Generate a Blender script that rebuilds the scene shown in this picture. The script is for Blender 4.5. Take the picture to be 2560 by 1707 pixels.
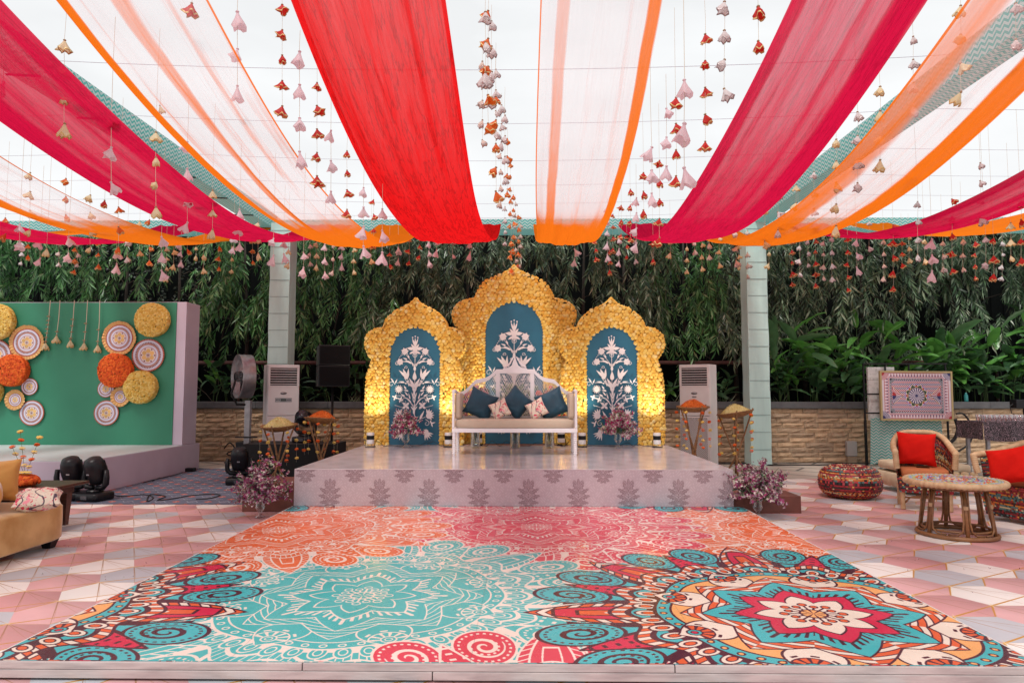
import bpy, math, random
import numpy as np
from mathutils import Vector, Matrix, Euler
for o in list(bpy.data.objects): bpy.data.objects.remove(o)
random.seed(7); rng = np.random.default_rng(7)
SC = bpy.context.scene; COL = SC.collection
PI = math.pi; R_ = math.radians
U = random.uniform

# ---------------------------------------------------------------- camera, sky, sun, exposure
CAM = Vector((0, 0, 1.44))
cd = bpy.data.cameras.new('camera'); cam = bpy.data.objects.new('camera', cd); COL.objects.link(cam)
cam.location = CAM; cam.rotation_euler = (R_(90 + 4.17), 0, R_(0.87))
cd.sensor_fit = 'HORIZONTAL'; cd.sensor_width = 36; cd.lens = 1700 / 2560 * 36
cd.clip_start = 0.05; cd.clip_end = 900
SC.camera = cam
SUN_EL, SUN_ROT = 58, 205
w = bpy.data.worlds.new('World'); SC.world = w; w.use_nodes = True
nt = w.node_tree; bg = nt.nodes['Background']
sky = nt.nodes.new('ShaderNodeTexSky'); sky.sky_type = 'NISHITA'; sky.sun_disc = False
sky.sun_elevation = R_(SUN_EL); sky.sun_rotation = R_(SUN_ROT); sky.dust_density = 4; sky.air_density = 1.4
hs = nt.nodes.new('ShaderNodeHueSaturation'); hs.inputs['Saturation'].default_value = 0.10; hs.inputs['Value'].default_value = 1.0
tcw = nt.nodes.new('ShaderNodeTexCoord'); nz = nt.nodes.new('ShaderNodeTexNoise'); nz.inputs['Scale'].default_value = 3.2; nz.inputs['Detail'].default_value = 6
mpw = nt.nodes.new('ShaderNodeMapping'); mpw.inputs['Scale'].default_value = (1, 1, 3)
rpw = nt.nodes.new('ShaderNodeValToRGB'); rpw.color_ramp.elements[0].position = .38; rpw.color_ramp.elements[1].position = .62
mxw = nt.nodes.new('ShaderNodeMix'); mxw.data_type = 'RGBA'
OVER = 1.0
mxw.inputs[7].default_value = (7.9, 8.05, 8.15, 1)                 # even cloud deck
for a, b in ((tcw.outputs['Generated'], mpw.inputs['Vector']), (mpw.outputs[0], nz.inputs['Vector']), (nz.outputs['Fac'], rpw.inputs[0]), (sky.outputs[0], hs.inputs['Color'])): nt.links.new(a, b)
mm = nt.nodes.new('ShaderNodeMapRange'); mm.inputs['To Min'].default_value = .84; mm.inputs['To Max'].default_value = 1.0
nt.links.new(rpw.outputs[0], mm.inputs[0]); nt.links.new(mm.outputs[0], mxw.inputs[0])
nt.links.new(hs.outputs[0], mxw.inputs[6]); nt.links.new(mxw.outputs[2], bg.inputs['Color'])
bg.inputs['Strength'].default_value = 0.092
sd = bpy.data.lights.new('sun', 'SUN'); sun = bpy.data.objects.new('sun', sd); COL.objects.link(sun)
sd.energy = 1.5; sd.angle = R_(12); sd.color = (1, .96, .9)
_a = R_(SUN_ROT); _e = R_(SUN_EL)
sv = Vector((math.sin(_a) * math.cos(_e), math.cos(_a) * math.cos(_e), math.sin(_e)))
sun.rotation_euler = sv.to_track_quat('Z', 'Y').to_euler()
SC.view_settings.view_transform = 'Standard'; SC.view_settings.look = 'None'
SC.view_settings.exposure = 0.42; SC.view_settings.gamma = 1; SC.view_settings.use_curve_mapping = False
SC.render.engine = 'CYCLES'
SC.cycles.max_bounces = 7; SC.cycles.transparent_max_bounces = 14; SC.cycles.diffuse_bounces = 3; SC.cycles.glossy_bounces = 3
SC.cycles.transmission_bounces = 4; SC.cycles.sample_clamp_indirect = 4; SC.cycles.caustics_reflective = False; SC.cycles.caustics_refractive = False
SC.cycles.use_denoising = True
try: SC.cycles.denoiser = 'OPENIMAGEDENOISE'
except Exception: pass

# ---------------------------------------------------------------- measuring helpers (a pixel of the 2352 wide overview -> a real point)
_RM = cam.rotation_euler.to_matrix()
def ray(x, y):
    return _RM @ Vector(((x * 1.0884 - 1280) / 1700, (853.5 - y * 1.0884) / 1700, -1))
def at(x, y, Y):
    d = ray(x, y); return CAM + d * ((Y - CAM.y) / d.y)
def gp(x, y, z=0.0):
    d = ray(x, y); return CAM + d * ((z - CAM.z) / d.z)

# ---------------------------------------------------------------- mesh helpers
def npmesh(name, V, F, smooth=False):
    V = np.asarray(V, np.float32).reshape(-1, 3); F = np.asarray(F, np.int32)
    m, k = F.shape
    me = bpy.data.meshes.new(name)
    me.vertices.add(len(V)); me.vertices.foreach_set('co', V.ravel())
    me.loops.add(m * k); me.loops.foreach_set('vertex_index', F.ravel())
    me.polygons.add(m); me.polygons.foreach_set('loop_start', np.arange(m, dtype=np.int32) * k)
    me.polygons.foreach_set('use_smooth', np.full(m, smooth))
    me.update(calc_edges=True); me.validate()
    return me
def inst(V, F, Ms, Ts):
    """template (V,F) stamped with 3x3 matrices Ms and offsets Ts"""
    V = np.asarray(V, float); F = np.asarray(F); Ms = np.asarray(Ms, float); Ts = np.asarray(Ts, float)
    W = np.einsum('kij,nj->kni', Ms, V) + Ts[:, None, :]
    FF = F[None] + (np.arange(len(Ms)) * len(V))[:, None, None]
    return W.reshape(-1, 3), FF.reshape(-1, F.shape[1])
def rotm(ax, ay, az):
    return np.array(Euler((ax, ay, az)).to_matrix())
class MB:
    def __init__(s): s.v = []; s.f = []; s.m = []; s.c = []; s.mi = 0; s.col = None
    def add(s, vs, fs):
        b = len(s.v); s.v += [tuple(v) for v in vs]
        s.f += [tuple(i + b for i in f) for f in fs]; s.m += [s.mi] * len(fs)
        s.c += [s.col or (1, 1, 1)] * len(vs)
        return s
    def box(s, c, d, rot=None):
        x, y, z = d[0] / 2, d[1] / 2, d[2] / 2
        vs = [Vector((a * x, b * y, e * z)) for e in (-1, 1) for b in (-1, 1) for a in (-1, 1)]
        if rot is not None:
            m = rot if isinstance(rot, Matrix) else Euler(rot).to_matrix(); vs = [m @ v for v in vs]
        c = Vector(c)
        return s.add([v + c for v in vs], [(0, 2, 3, 1), (4, 5, 7, 6), (0, 1, 5, 4), (2, 6, 7, 3), (0, 4, 6, 2), (1, 3, 7, 5)])
    def bb(s, a, b):
        return s.box([(a[i] + b[i]) / 2 for i in range(3)], [abs(b[i] - a[i]) for i in range(3)])
    def tube(s, pts, r, n=8, caps=True, flat=1.0):
        pts = [Vector(p) for p in pts]; rs = r if isinstance(r, (list, tuple)) else [r] * len(pts)
        vs = []; pu = None
        for i, p in enumerate(pts):
            t = (pts[min(i + 1, len(pts) - 1)] - pts[max(i - 1, 0)])
            t = t.normalized() if t.length > 1e-9 else Vector((0, 0, 1))
            if pu is None:
                pu = t.cross(Vector((0, 0, 1)));
                if pu.length < .05: pu = t.cross(Vector((0, 1, 0)))
            pu = (pu - t * pu.dot(t)).normalized(); q = t.cross(pu)
            for k in range(n):
                a = 2 * PI * k / n; vs.append(p + pu * (math.cos(a) * rs[i]) + q * (math.sin(a) * rs[i] * flat))
        fs = [(i * n + k, i * n + (k + 1) % n, (i + 1) * n + (k + 1) % n, (i + 1) * n + k) for i in range(len(pts) - 1) for k in range(n)]
        if caps: fs += [tuple(range(n))[::-1], tuple((len(pts) - 1) * n + k for k in range(n))]
        return s.add(vs, fs)
    def lathe(s, prof, n=20, c=(0, 0, 0), rot=None, sx=1, sy=1):
        c = Vector(c); vs = []
        m = None if rot is None else (rot if isinstance(rot, Matrix) else Euler(rot).to_matrix())
        for r, z in prof:
            for k in range(n):
                a = 2 * PI * k / n; v = Vector((r * math.cos(a) * sx, r * math.sin(a) * sy, z)); vs.append((m @ v if m else v) + c)
        fs = [(i * n + k, i * n + (k + 1) % n, (i + 1) * n + (k + 1) % n, (i + 1) * n + k) for i in range(len(prof) - 1) for k in range(n)]
        if prof[0][0] > 1e-5: fs.append(tuple(range(n))[::-1])
        if prof[-1][0] > 1e-5: fs.append(tuple((len(prof) - 1) * n + k for k in range(n)))
        return s.add(vs, fs)
    def grid(s, fn, nu, nv, closeu=False):
        vs = [fn(i / nu, j / nv) for j in range(nv + 1) for i in range(nu + (0 if closeu else 1))]
        W = nu + (0 if closeu else 1)
        fs = [(j * W + i, j * W + (i + 1) % W, (j + 1) * W + (i + 1) % W, (j + 1) * W + i) for j in range(nv) for i in range(nu)]
        return s.add(vs, fs)
    def prism(s, pts, z0, z1, axis='z'):
        """closed outline pts (a,b) extruded; axis 'z': (a,b,z)   'y': (a,y,b)"""
        n = len(pts)
        g = (lambda p, z: (p[0], p[1], z)) if axis == 'z' else (lambda p, z: (p[0], z, p[1]))
        vs = [g(p, z0) for p in pts] + [g(p, z1) for p in pts]
        fs = [tuple(range(n))[::-1], tuple(range(n, 2 * n))] + [(i, (i + 1) % n, n + (i + 1) % n, n + i) for i in range(n)]
        return s.add(vs, fs)
    def super(s, c, d, e=.3, n=20, rot=None):
        """rounded block / cushion: superellipsoid of size d"""
        sp = lambda v, p: math.copysign(abs(v) ** p, v)
        m = None if rot is None else Euler(rot).to_matrix(); c = Vector(c)
        def fn(u, v):
            a = 2 * PI * u; b = PI * (v - .5) * .998
            p = Vector((d[0] / 2 * sp(math.cos(b), e) * sp(math.cos(a), e), d[1] / 2 * sp(math.cos(b), e) * sp(math.sin(a), e), d[2] / 2 * sp(math.sin(b), e)))
            return (m @ p if m else p) + c
        return s.grid(fn, n * 2, n, True)
    def build(s, name, mat, parent=None, smooth=False, bevel=0, uv=None, world=False, loc=None, rot=None, colors=False, label=None, kind=None):
        me = bpy.data.meshes.new(name); me.from_pydata(s.v, [], s.f)
        mats = mat if isinstance(mat, (list, tuple)) else [mat]
        for m in mats: me.materials.append(m)
        if len(mats) > 1: me.polygons.foreach_set('material_index', s.m)
        if smooth: me.polygons.foreach_set('use_smooth', [True] * len(s.f))
        if colors:
            ca = me.color_attributes.new('Col', 'FLOAT_COLOR', 'POINT')
            ca.data.foreach_set('color', np.array([(c[0], c[1], c[2], 1) for c in s.c], np.float32).ravel())
        me.update()
        if uv: boxuv(me, uv)
        return place(me, name, parent, world, loc, rot, bevel, smooth, label, kind)
def boxuv(me, s=1.0, mode=None):
    ul = me.uv_layers.new(name='UVMap'); out = np.zeros((len(me.loops), 2), np.float32)
    for p in me.polygons:
        n = p.normal; ax = mode or ('x' if abs(n.x) > abs(n.y) and abs(n.x) > abs(n.z) else 'y' if abs(n.y) > abs(n.z) else 'z')
        for li in p.loop_indices:
            co = me.vertices[me.loops[li].vertex_index].co
            out[li] = ((co.y, co.z) if ax == 'x' else (co.x, co.z) if ax == 'y' else (co.x, co.y))
    ul.data.foreach_set('uv', (out * s).ravel())
def place(me, name, parent=None, world=False, loc=None, rot=None, bevel=0, smooth=False, label=None, kind=None):
    o = bpy.data.objects.new(name, me); COL.objects.link(o)
    if parent is not None:
        o.parent = parent
        if world and parent.type == 'EMPTY':
            o.matrix_parent_inverse = (Matrix.Translation(parent.location) @ parent.rotation_euler.to_matrix().to_4x4()).inverted()
    if loc is not None: o.location = loc
    if rot is not None: o.rotation_euler = rot
    if bevel:
        b = o.modifiers.new('bevel', 'BEVEL'); b.width = bevel; b.segments = 2; b.limit_method = 'ANGLE'
    if label: o['label'] = label
    if kind: o['kind'] = kind
    return o
def tag(o, label, cat, group=None, kind=None):
    o['label'] = label; o['category'] = cat
    if group: o['group'] = group
    if kind: o['kind'] = kind
    return o
def struct(o): o['kind'] = 'structure'; return o
def thing(name, label, cat, loc=(0, 0, 0), rz=0, group=None):
    o = bpy.data.objects.new(name, None); COL.objects.link(o); o.empty_display_size = .1
    o.location = loc; o.rotation_euler = (0, 0, rz)
    return tag(o, label, cat, group)
def copy_tree(o, parent=None):
    c = o.copy(); COL.objects.link(c)
    if parent is not None: c.parent = parent
    for ch in list(o.children): copy_tree(ch, c)
    return c
def copy_of(t, loc, rz, label, group=None):
    c = copy_tree(t); c.location = loc; c.rotation_euler = (0, 0, rz); c['label'] = label
    if group: c['group'] = group
    return c

# ---------------------------------------------------------------- materials
def lin(c): return tuple((x / 12.92 if x <= .04045 else ((x + .055) / 1.055) ** 2.4) for x in [v / 255 for v in c])
MATS = {}
def M(name, c, rough=.5, metal=0., c2=None, scale=8., bump=0., bscale=40., spec=.5, stretch=None, lo=.35, hi=.65, trans=0., island=None, colattr=False, coat=0., sheen=0., emit=0., img=None, imgscale=1., detail=4):
    if name in MATS: return MATS[name]
    m = bpy.data.materials.new(name); m.use_nodes = True; nt = m.node_tree; N = nt.nodes; L = nt.links
    P = N['Principled BSDF']; P.inputs['Roughness'].default_value = rough; P.inputs['Metallic'].default_value = metal
    P.inputs['Specular IOR Level'].default_value = spec; P.inputs['Base Color'].default_value = (*c, 1)
    if coat: P.inputs['Coat Weight'].default_value = coat; P.inputs['Coat Roughness'].default_value = .1
    if sheen: P.inputs['Sheen Weight'].default_value = sheen; P.inputs['Sheen Roughness'].default_value = .4
    if emit: P.inputs['Emission Color'].default_value = (*c, 1); P.inputs['Emission Strength'].default_value = emit
    tc = N.new('ShaderNodeTexCoord'); src = tc.outputs['Object']
    if stretch:
        mp = N.new('ShaderNodeMapping'); mp.inputs['Scale'].default_value = stretch; L.new(src, mp.inputs[0]); src = mp.outputs[0]
    colout = None
    if island:
        g = N.new('ShaderNodeNewGeometry'); r = N.new('ShaderNodeValToRGB'); r.color_ramp.interpolation = 'CONSTANT' if len(island) > 2 and isinstance(island, tuple) else 'LINEAR'
        while len(r.color_ramp.elements) < len(island): r.color_ramp.elements.new(.5)
        for e, (p, cc) in zip(r.color_ramp.elements, island): e.position = p; e.color = (*cc, 1)
        L.new(g.outputs['Random Per Island'], r.inputs[0]); colout = r.outputs[0]
    if colattr:
        a = N.new('ShaderNodeVertexColor'); a.layer_name = 'Col'; colout = a.outputs[0]
    if img is not None:
        t = N.new('ShaderNodeTexImage'); t.image = img; t.interpolation = 'Cubic'
        mp = N.new('ShaderNodeMapping'); mp.inputs['Scale'].default_value = (imgscale, imgscale, 1) if not isinstance(imgscale, tuple) else (*imgscale, 1)
        L.new(tc.outputs['UV'], mp.inputs[0]); L.new(mp.outputs[0], t.inputs[0]); colout = t.outputs[0]
    if c2 is not None:
        n = N.new('ShaderNodeTexNoise'); n.inputs['Scale'].default_value = scale; n.inputs['Detail'].default_value = detail; L.new(src, n.inputs['Vector'])
        mr = N.new('ShaderNodeMapRange'); mr.inputs['From Min'].default_value = lo; mr.inputs['From Max'].default_value = hi; L.new(n.outputs['Fac'], mr.inputs[0])
        mx = N.new('ShaderNodeMix'); mx.data_type = 'RGBA'; L.new(mr.outputs[0], mx.inputs[0])
        if colout is not None:
            mx.blend_type = 'MULTIPLY'; L.new(colout, mx.inputs[6]); mx.inputs[7].default_value = (*c2, 1)
        else:
            mx.inputs[6].default_value = (*c, 1); mx.inputs[7].default_value = (*c2, 1)
        colout = mx.outputs[2]
    if colout is not None: L.new(colout, P.inputs['Base Color'])
    if bump:
        n = N.new('ShaderNodeTexNoise'); n.inputs['Scale'].default_value = bscale; n.inputs['Detail'].default_value = 5; L.new(src, n.inputs['Vector'])
        b = N.new('ShaderNodeBump'); b.inputs['Strength'].default_value = bump; b.inputs['Distance'].default_value = .02; L.new(n.outputs['Fac'], b.inputs['Height']); L.new(b.outputs[0], P.inputs['Normal'])
    if trans:
        T = N.new('ShaderNodeBsdfTranslucent'); X = N.new('ShaderNodeMixShader'); X.inputs[0].default_value = trans
        T.inputs[0].default_value = (*c, 1)
        if colout is not None: L.new(colout, T.inputs[0])
        L.new(P.outputs[0], X.inputs[1]); L.new(T.outputs[0], X.inputs[2]); L.new(X.outputs[0], N['Material Output'].inputs[0])
    MATS[name] = m; return m
def glass(name, tint=(.9, .93, .94), dens=.25):
    if name in MATS: return MATS[name]
    m = bpy.data.materials.new(name); m.use_nodes = True; nt = m.node_tree; N = nt.nodes; L = nt.links; N.remove(N['Principled BSDF'])
    t = N.new('ShaderNodeBsdfTransparent'); t.inputs[0].default_value = (*tint, 1)
    g = N.new('ShaderNodeBsdfGlossy'); g.inputs['Roughness'].default_value = .05; g.inputs[0].default_value = (1, 1, 1, 1)
    lw = N.new('ShaderNodeLayerWeight'); lw.inputs[0].default_value = dens
    x = N.new('ShaderNodeMixShader'); L.new(lw.outputs['Facing'], x.inputs[0]); L.new(t.outputs[0], x.inputs[1]); L.new(g.outputs[0], x.inputs[2]); L.new(x.outputs[0], N['Material Output'].inputs[0])
    MATS[name] = m; return m
def cloth(name, dense, pale, base=.2, strands=.6, edges=((0, .06, 1.), (.93, 1, 1.)), sscale=9., transl=.5, far=0., crink=0.):
    """hung fabric: density from folds/strands/hems, plus a far ramp that paints the loss of backlight (UV: u across 0..1, v along in m); optical depth grows at a slant"""
    m = bpy.data.materials.new(name); m.use_nodes = True; nt = m.node_tree; N = nt.nodes; L = nt.links; N.remove(N['Principled BSDF'])
    def math_(op, a, b=None, c=None):
        n = N.new('ShaderNodeMath'); n.operation = op
        for i, q in enumerate((a, b, c)):
            if q is None: continue
            if isinstance(q, (int, float)): n.inputs[i].default_value = q
            else: L.new(q, n.inputs[i])
        return n.outputs[0]
    uv = N.new('ShaderNodeUVMap'); sx = N.new('ShaderNodeSeparateXYZ'); L.new(uv.outputs[0], sx.inputs[0])
    def noise(su, sv_, det=3, off=0):
        mp = N.new('ShaderNodeMapping'); mp.inputs['Scale'].default_value = (su, sv_, 1); mp.inputs['Location'].default_value = (off, off * .7, 0); L.new(uv.outputs[0], mp.inputs[0])
        n = N.new('ShaderNodeTexNoise'); n.inputs['Scale'].default_value = 1; n.inputs['Detail'].default_value = det; n.inputs['Roughness'].default_value = .6; L.new(mp.outputs[0], n.inputs['Vector']); return n.outputs['Fac']
    a = noise(sscale, .22, 5); b = noise(sscale * 4, .5, 3, 3.1); cc = noise(2.2, .12, 2, 7.7)
    ramp = N.new('ShaderNodeMapRange'); ramp.inputs['From Min'].default_value = .54; ramp.inputs['From Max'].default_value = .72; L.new(a, ramp.inputs[0])
    ramp2 = N.new('ShaderNodeMapRange'); ramp2.inputs['From Min'].default_value = .60; ramp2.inputs['From Max'].default_value = .78; L.new(b, ramp2.inputs[0])
    st = math_('ADD', math_('MULTIPLY', ramp.outputs[0], strands), math_('MULTIPLY', ramp2.outputs[0], strands * .35))
    st = math_('MULTIPLY', st, math_('ADD', .35, math_('MULTIPLY', cc, 1.3)))
    tot = math_('ADD', base, st)
    for (u0, u1, s_) in edges:
        c0 = (u0 + u1) / 2; hw = max((u1 - u0) / 2, .004)
        wob = math_('MULTIPLY', math_('SUBTRACT', noise(0.001, .5, 3, u0 * 9 + 1), .5), hw * 1.2)
        d = math_('ABSOLUTE', math_('SUBTRACT', math_('ADD', sx.outputs[0], wob), c0))
        mr = N.new('ShaderNodeMapRange'); mr.interpolation_type = 'SMOOTHSTEP'; mr.inputs['From Min'].default_value = hw * 1.15; mr.inputs['From Max'].default_value = hw * .7; mr.inputs['To Max'].default_value = s_; L.new(d, mr.inputs[0])
        tot = math_('ADD', tot, mr.outputs[0])
    if far:
        fr = N.new('ShaderNodeMapRange'); fr.interpolation_type = 'SMOOTHSTEP'; fr.inputs['From Min'].default_value = 5.2; fr.inputs['From Max'].default_value = 7.6; fr.inputs['To Max'].default_value = far; L.new(sx.outputs[1], fr.inputs[0]); tot = math_('ADD', tot, fr.outputs[0])  # denser orange painted in where no bright sky shines through the cloth
    fine = noise(60, 3, 3, 5); tot = math_('MULTIPLY', tot, math_('ADD', .75, math_('MULTIPLY', fine, .5)))
    lw = N.new('ShaderNodeLayerWeight'); lw.inputs[0].default_value = .5
    cosv = math_('MAXIMUM', math_('SUBTRACT', 1, lw.outputs['Facing']), .06)
    depth = math_('DIVIDE', math_('MULTIPLY', tot, 1.0), cosv)
    alpha = math_('SUBTRACT', 1, math_('POWER', 2.718, math_('MULTIPLY', depth, -1.0)))
    mr = N.new('ShaderNodeMapRange'); mr.inputs['From Min'].default_value = .25; mr.inputs['From Max'].default_value = .9; L.new(alpha, mr.inputs[0])
    cm = N.new('ShaderNodeMix'); cm.data_type = 'RGBA'; L.new(mr.outputs[0], cm.inputs[0]); cm.inputs[6].default_value = (*pale, 1); cm.inputs[7].default_value = (*dense, 1)
    cr = noise(26, 1.2, 5, 2); bp = N.new('ShaderNodeBump'); bp.inputs['Strength'].default_value = .55; bp.inputs['Distance'].default_value = .03; L.new(cr, bp.inputs['Height'])
    if crink:  # crease shade painted into the colour as dark crinkle lines
        c1 = noise(17, 1.1, 4, 4.4); c2_ = noise(40, 4.5, 3, 8.8); rg = math_('MULTIPLY', math_('ABSOLUTE', math_('SUBTRACT', c1, .5)), 1); k1 = N.new('ShaderNodeMapRange'); k1.inputs['From Max'].default_value = .035; k1.inputs['To Min'].default_value = 1 - crink; L.new(rg, k1.inputs[0])
        k2 = N.new('ShaderNodeMapRange'); k2.inputs['From Min'].default_value = .35; k2.inputs['From Max'].default_value = .6; k2.inputs['To Min'].default_value = 1 - crink * .5; L.new(c2_, k2.inputs[0])
        kk = k1.outputs[0]; cv = N.new('ShaderNodeCombineXYZ'); [L.new(kk, cv.inputs[i]) for i in range(3)]
        cx = N.new('ShaderNodeMix'); cx.data_type = 'RGBA'; cx.blend_type = 'MULTIPLY'; cx.inputs[0].default_value = 1; L.new(cm.outputs[2], cx.inputs[6]); L.new(cv.outputs[0], cx.inputs[7]); cm = cx
        bp.inputs['Strength'].default_value = .9; bp.inputs['Distance'].default_value = .05
    D = N.new('ShaderNodeBsdfDiffuse'); T = N.new('ShaderNodeBsdfTranslucent')
    for n in (D, T): L.new(cm.outputs[2], n.inputs[0]); L.new(bp.outputs[0], n.inputs['Normal'])
    x1 = N.new('ShaderNodeMixShader'); x1.inputs[0].default_value = transl; L.new(D.outputs[0], x1.inputs[1]); L.new(T.outputs[0], x1.inputs[2])
    tr = N.new('ShaderNodeBsdfTransparent')
    x2 = N.new('ShaderNodeMixShader'); L.new(alpha, x2.inputs[0]); L.new(tr.outputs[0], x2.inputs[1]); L.new(x1.outputs[0], x2.inputs[2])
    L.new(x2.outputs[0], N['Material Output'].inputs[0]); return m

# ---------------------------------------------------------------- flat prints, computed here with numpy
def to_img(name, A):
    h, w_ = A.shape[:2]; im = bpy.data.images.new(name, w_, h)
    B = np.ones((h, w_, 4), np.float32); B[..., :3] = np.clip(A, 0, 1); im.pixels.foreach_set(B.ravel()); im.update(); im.pack(); return im
def C(*c): return np.array(c, float) / 255
def paint(A, mask, c): A[mask] = c
def mandala(A, X, Y, cx, cy, R, pal, ph=0.):
    dx = X - cx; dy = Y - cy
    sel = (dx * dx + dy * dy) < (R * 1.06) ** 2
    if not sel.any(): return
    x = dx[sel] / R; y = dy[sel] / R; B = A[sel]
    ln, teal, red, org, pch, crm, dot = pal
    r = np.hypot(x, y); th = np.arctan2(y, x) + ph
    r = np.where(r < .532, r * 1.25, .665 + (r - .532) * (.335 / .468))
    S = PI / 4; f = (th + S / 2) % S - S / 2; a = np.abs(f); px = r * np.cos(a); py = r * np.sin(a); LW = .0105 if pal[6] is None and pal[1] is not pal[2] else .0085
    def P(m, c): B[m] = c
    # spirals at the rim
    ca, cr, rad = R_(14.2), .885, .108
    qx = px - cr * math.cos(ca); qy = py - cr * math.sin(ca); rho = np.hypot(qx, qy); psi = np.arctan2(qy, qx)
    inner = r < .80
    P(inner, ln)
    tail = (r > .70) & (r < .90) & (np.abs(a - ca) < (.12 * (r - .66) / .2)); P(tail, ln)
    tail2 = (r > .72) & (r < .90) & (np.abs(a - ca) < (.12 * (r - .68) / .22) - .012); P(tail2, teal)
    P(rho < rad, ln); P(rho < rad - LW, teal)
    t = ((psi + 1.0) / (2 * PI)) % 1
    for turn in (0, 1):
        rc = .008 + .030 * (t + turn); wd = .0022 + .0058 * np.sin(PI * np.clip((t + turn) / 2, 0, 1))
        P((np.abs(rho - rc) < wd) & (rho < .072), ln if pal[6] is None else dot)
    for rr, k in ((.084, 24), (.046, 13)):
        P((np.abs(rho - rr) < .0042) & (np.cos(psi * k) > .1), ln if pal[6] is None else dot)
    # lotus petals
    u = np.clip((px - .60) / .40, 0, 1); wdt = .125 * np.sin(PI * u ** .75) ** .9
    pet = (px > .6) & (px < 1) & (py < wdt); P(pet, ln)
    rope = pet & (py < wdt - LW) & (px < .985); st = np.sin(px * 120 + py * 60)
    P(rope, org); P(rope & (st > .1), crm); P(rope & (np.abs(st - .1) < .32), ln)
    P(pet & (py < wdt * .66) & (px < .93), ln); P(pet & (py < wdt * .66 - LW) & (px < .92), red)
    P(pet & (py < wdt * .30) & (px < .87), ln); P(pet & (py < wdt * .30 - LW * .8) & (px < .86), org)
    for q in (.70, .745, .79): P(np.hypot(px - q, py) < .008, crm if pal[6] is None else dot)
    # crimson dotted wedges between the spirals, fish shapes
    v = (np.abs(a - S / 2) < .10) & (r > .76) & (r < .93) & (np.abs(a - S / 2) < .55 * (.94 - r)); P(v, ln)
    v2 = v & (np.abs(a - S / 2) < .55 * (.94 - r) - .012); P(v2, red); P(v2 & (np.sin(r * 190) > .55) & (np.sin(a * 150) > .3), ln)
    # rope ring with scallops
    sc = .765 + .025 * np.cos(f * 16); P(r < sc, ln)
    g1 = (r < sc - LW) & (r > sc - .045); P(g1, org); ss = np.sin(th * 88); P(g1 & (ss > 0), crm); P(g1 & (np.abs(ss) < .28), ln)
    P((r < sc - .045), teal); P((np.abs(r - (sc - .05)) < LW * .8), ln)
    # cream scales
    for k, rr, s_ in ((48, .690, .030),):
        w_ = 2 * PI / k; ff = (th + w_ / 2) % w_ - w_ / 2; d = np.hypot(r * np.cos(ff) - rr, r * np.sin(ff))
        P(r < rr, ln); P(d < s_ + .006, ln); P(d < s_, crm); P(d < s_ * .62, ln); P(d < s_ * .45, org)
    rb = .665 + .012 * np.cos(f * 8); P(r < rb, ln)
    P((r < rb - LW), teal)
    w_ = 2 * PI / 56; ff = (th + w_ / 2) % w_ - w_ / 2; d = np.hypot(r * np.cos(ff) - (rb - .035), r * np.sin(ff)); P(d < .017, ln); P(d < .010, pch)
    P(r < rb - .065, ln); P(r < rb - .065 - LW, pch)
    # big cream petals with little flowers
    aa = S / 2 - a; mx = r * np.cos(aa); my = r * np.sin(aa)
    u = np.clip((mx - .42) / .26, 0, 1); wd = .115 * np.sin(PI * u ** .8) ** .7
    pm = (mx > .42) & (mx < .68) & (my < wd); P(pm, ln); P(pm & (my < wd - LW), crm if pal[6] is None else teal)
    fl = np.hypot(mx - .615, my); fa = np.arctan2(my, -(mx - .615))
    P((fl < .082) & (fl > .03) & (fa < 1.6), ln); P((fl < .075) & (fl > .034) & (fa < 1.55) & (np.cos(fa * 11) > -.4), org)
    P(fl < .034, ln); P(fl < .027, teal); P(fl < .017, ln); P(fl < .012, red)
    P((np.abs(fl - .098) < .0065) & (fa < 1.5) & (np.cos(fa * 8) > .3), ln if pal[6] is None else dot)
    # stars
    def star(tip, val, p=1.15): return val + (tip - val) * (1 - a / (S / 2)) ** p
    s1 = star(.575, .43, 1.2); P(r < s1, ln); st = np.sin(th * 8 * 1.0 + np.sign(f) * r * 105)
    P(r < s1 - LW, org); P((r < s1 - LW) & (st > 0.15), crm); P((r < s1 - LW) & (np.abs(st - .1) < .3), ln)
    s2 = star(.485, .345, 1.15); P(r < s2, ln); P(r < s2 - LW, teal)
    s3 = star(.335, .235, 1.1); P((r < s3 + .062 + .01 * np.cos(a * 40)) & (np.cos(a * 62) > .15) & (r < s2 - .02), ln if pal[6] is None else dot)
    P(r < s3 + .012, ln); P(r < s3, red)
    s4 = star(.245, .15, .8); P(r < s4 + .012, ln); P(r < s4, crm if pal[6] is None else teal)
    d = np.hypot(px - .125, py); P(d < .022, ln); P(d < .015, org); P((py < .005) & (px < .11), ln)
    d = np.hypot(mx - .10, my); P(d < .020, ln); P(d < .013, org); P((my < .005) & (mx < .09), ln)
    P(r < .06, ln); P(r < .050, pch); P((r < .05) & (np.cos(th * 8) > .6), ln)
    A[sel] = B
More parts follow.
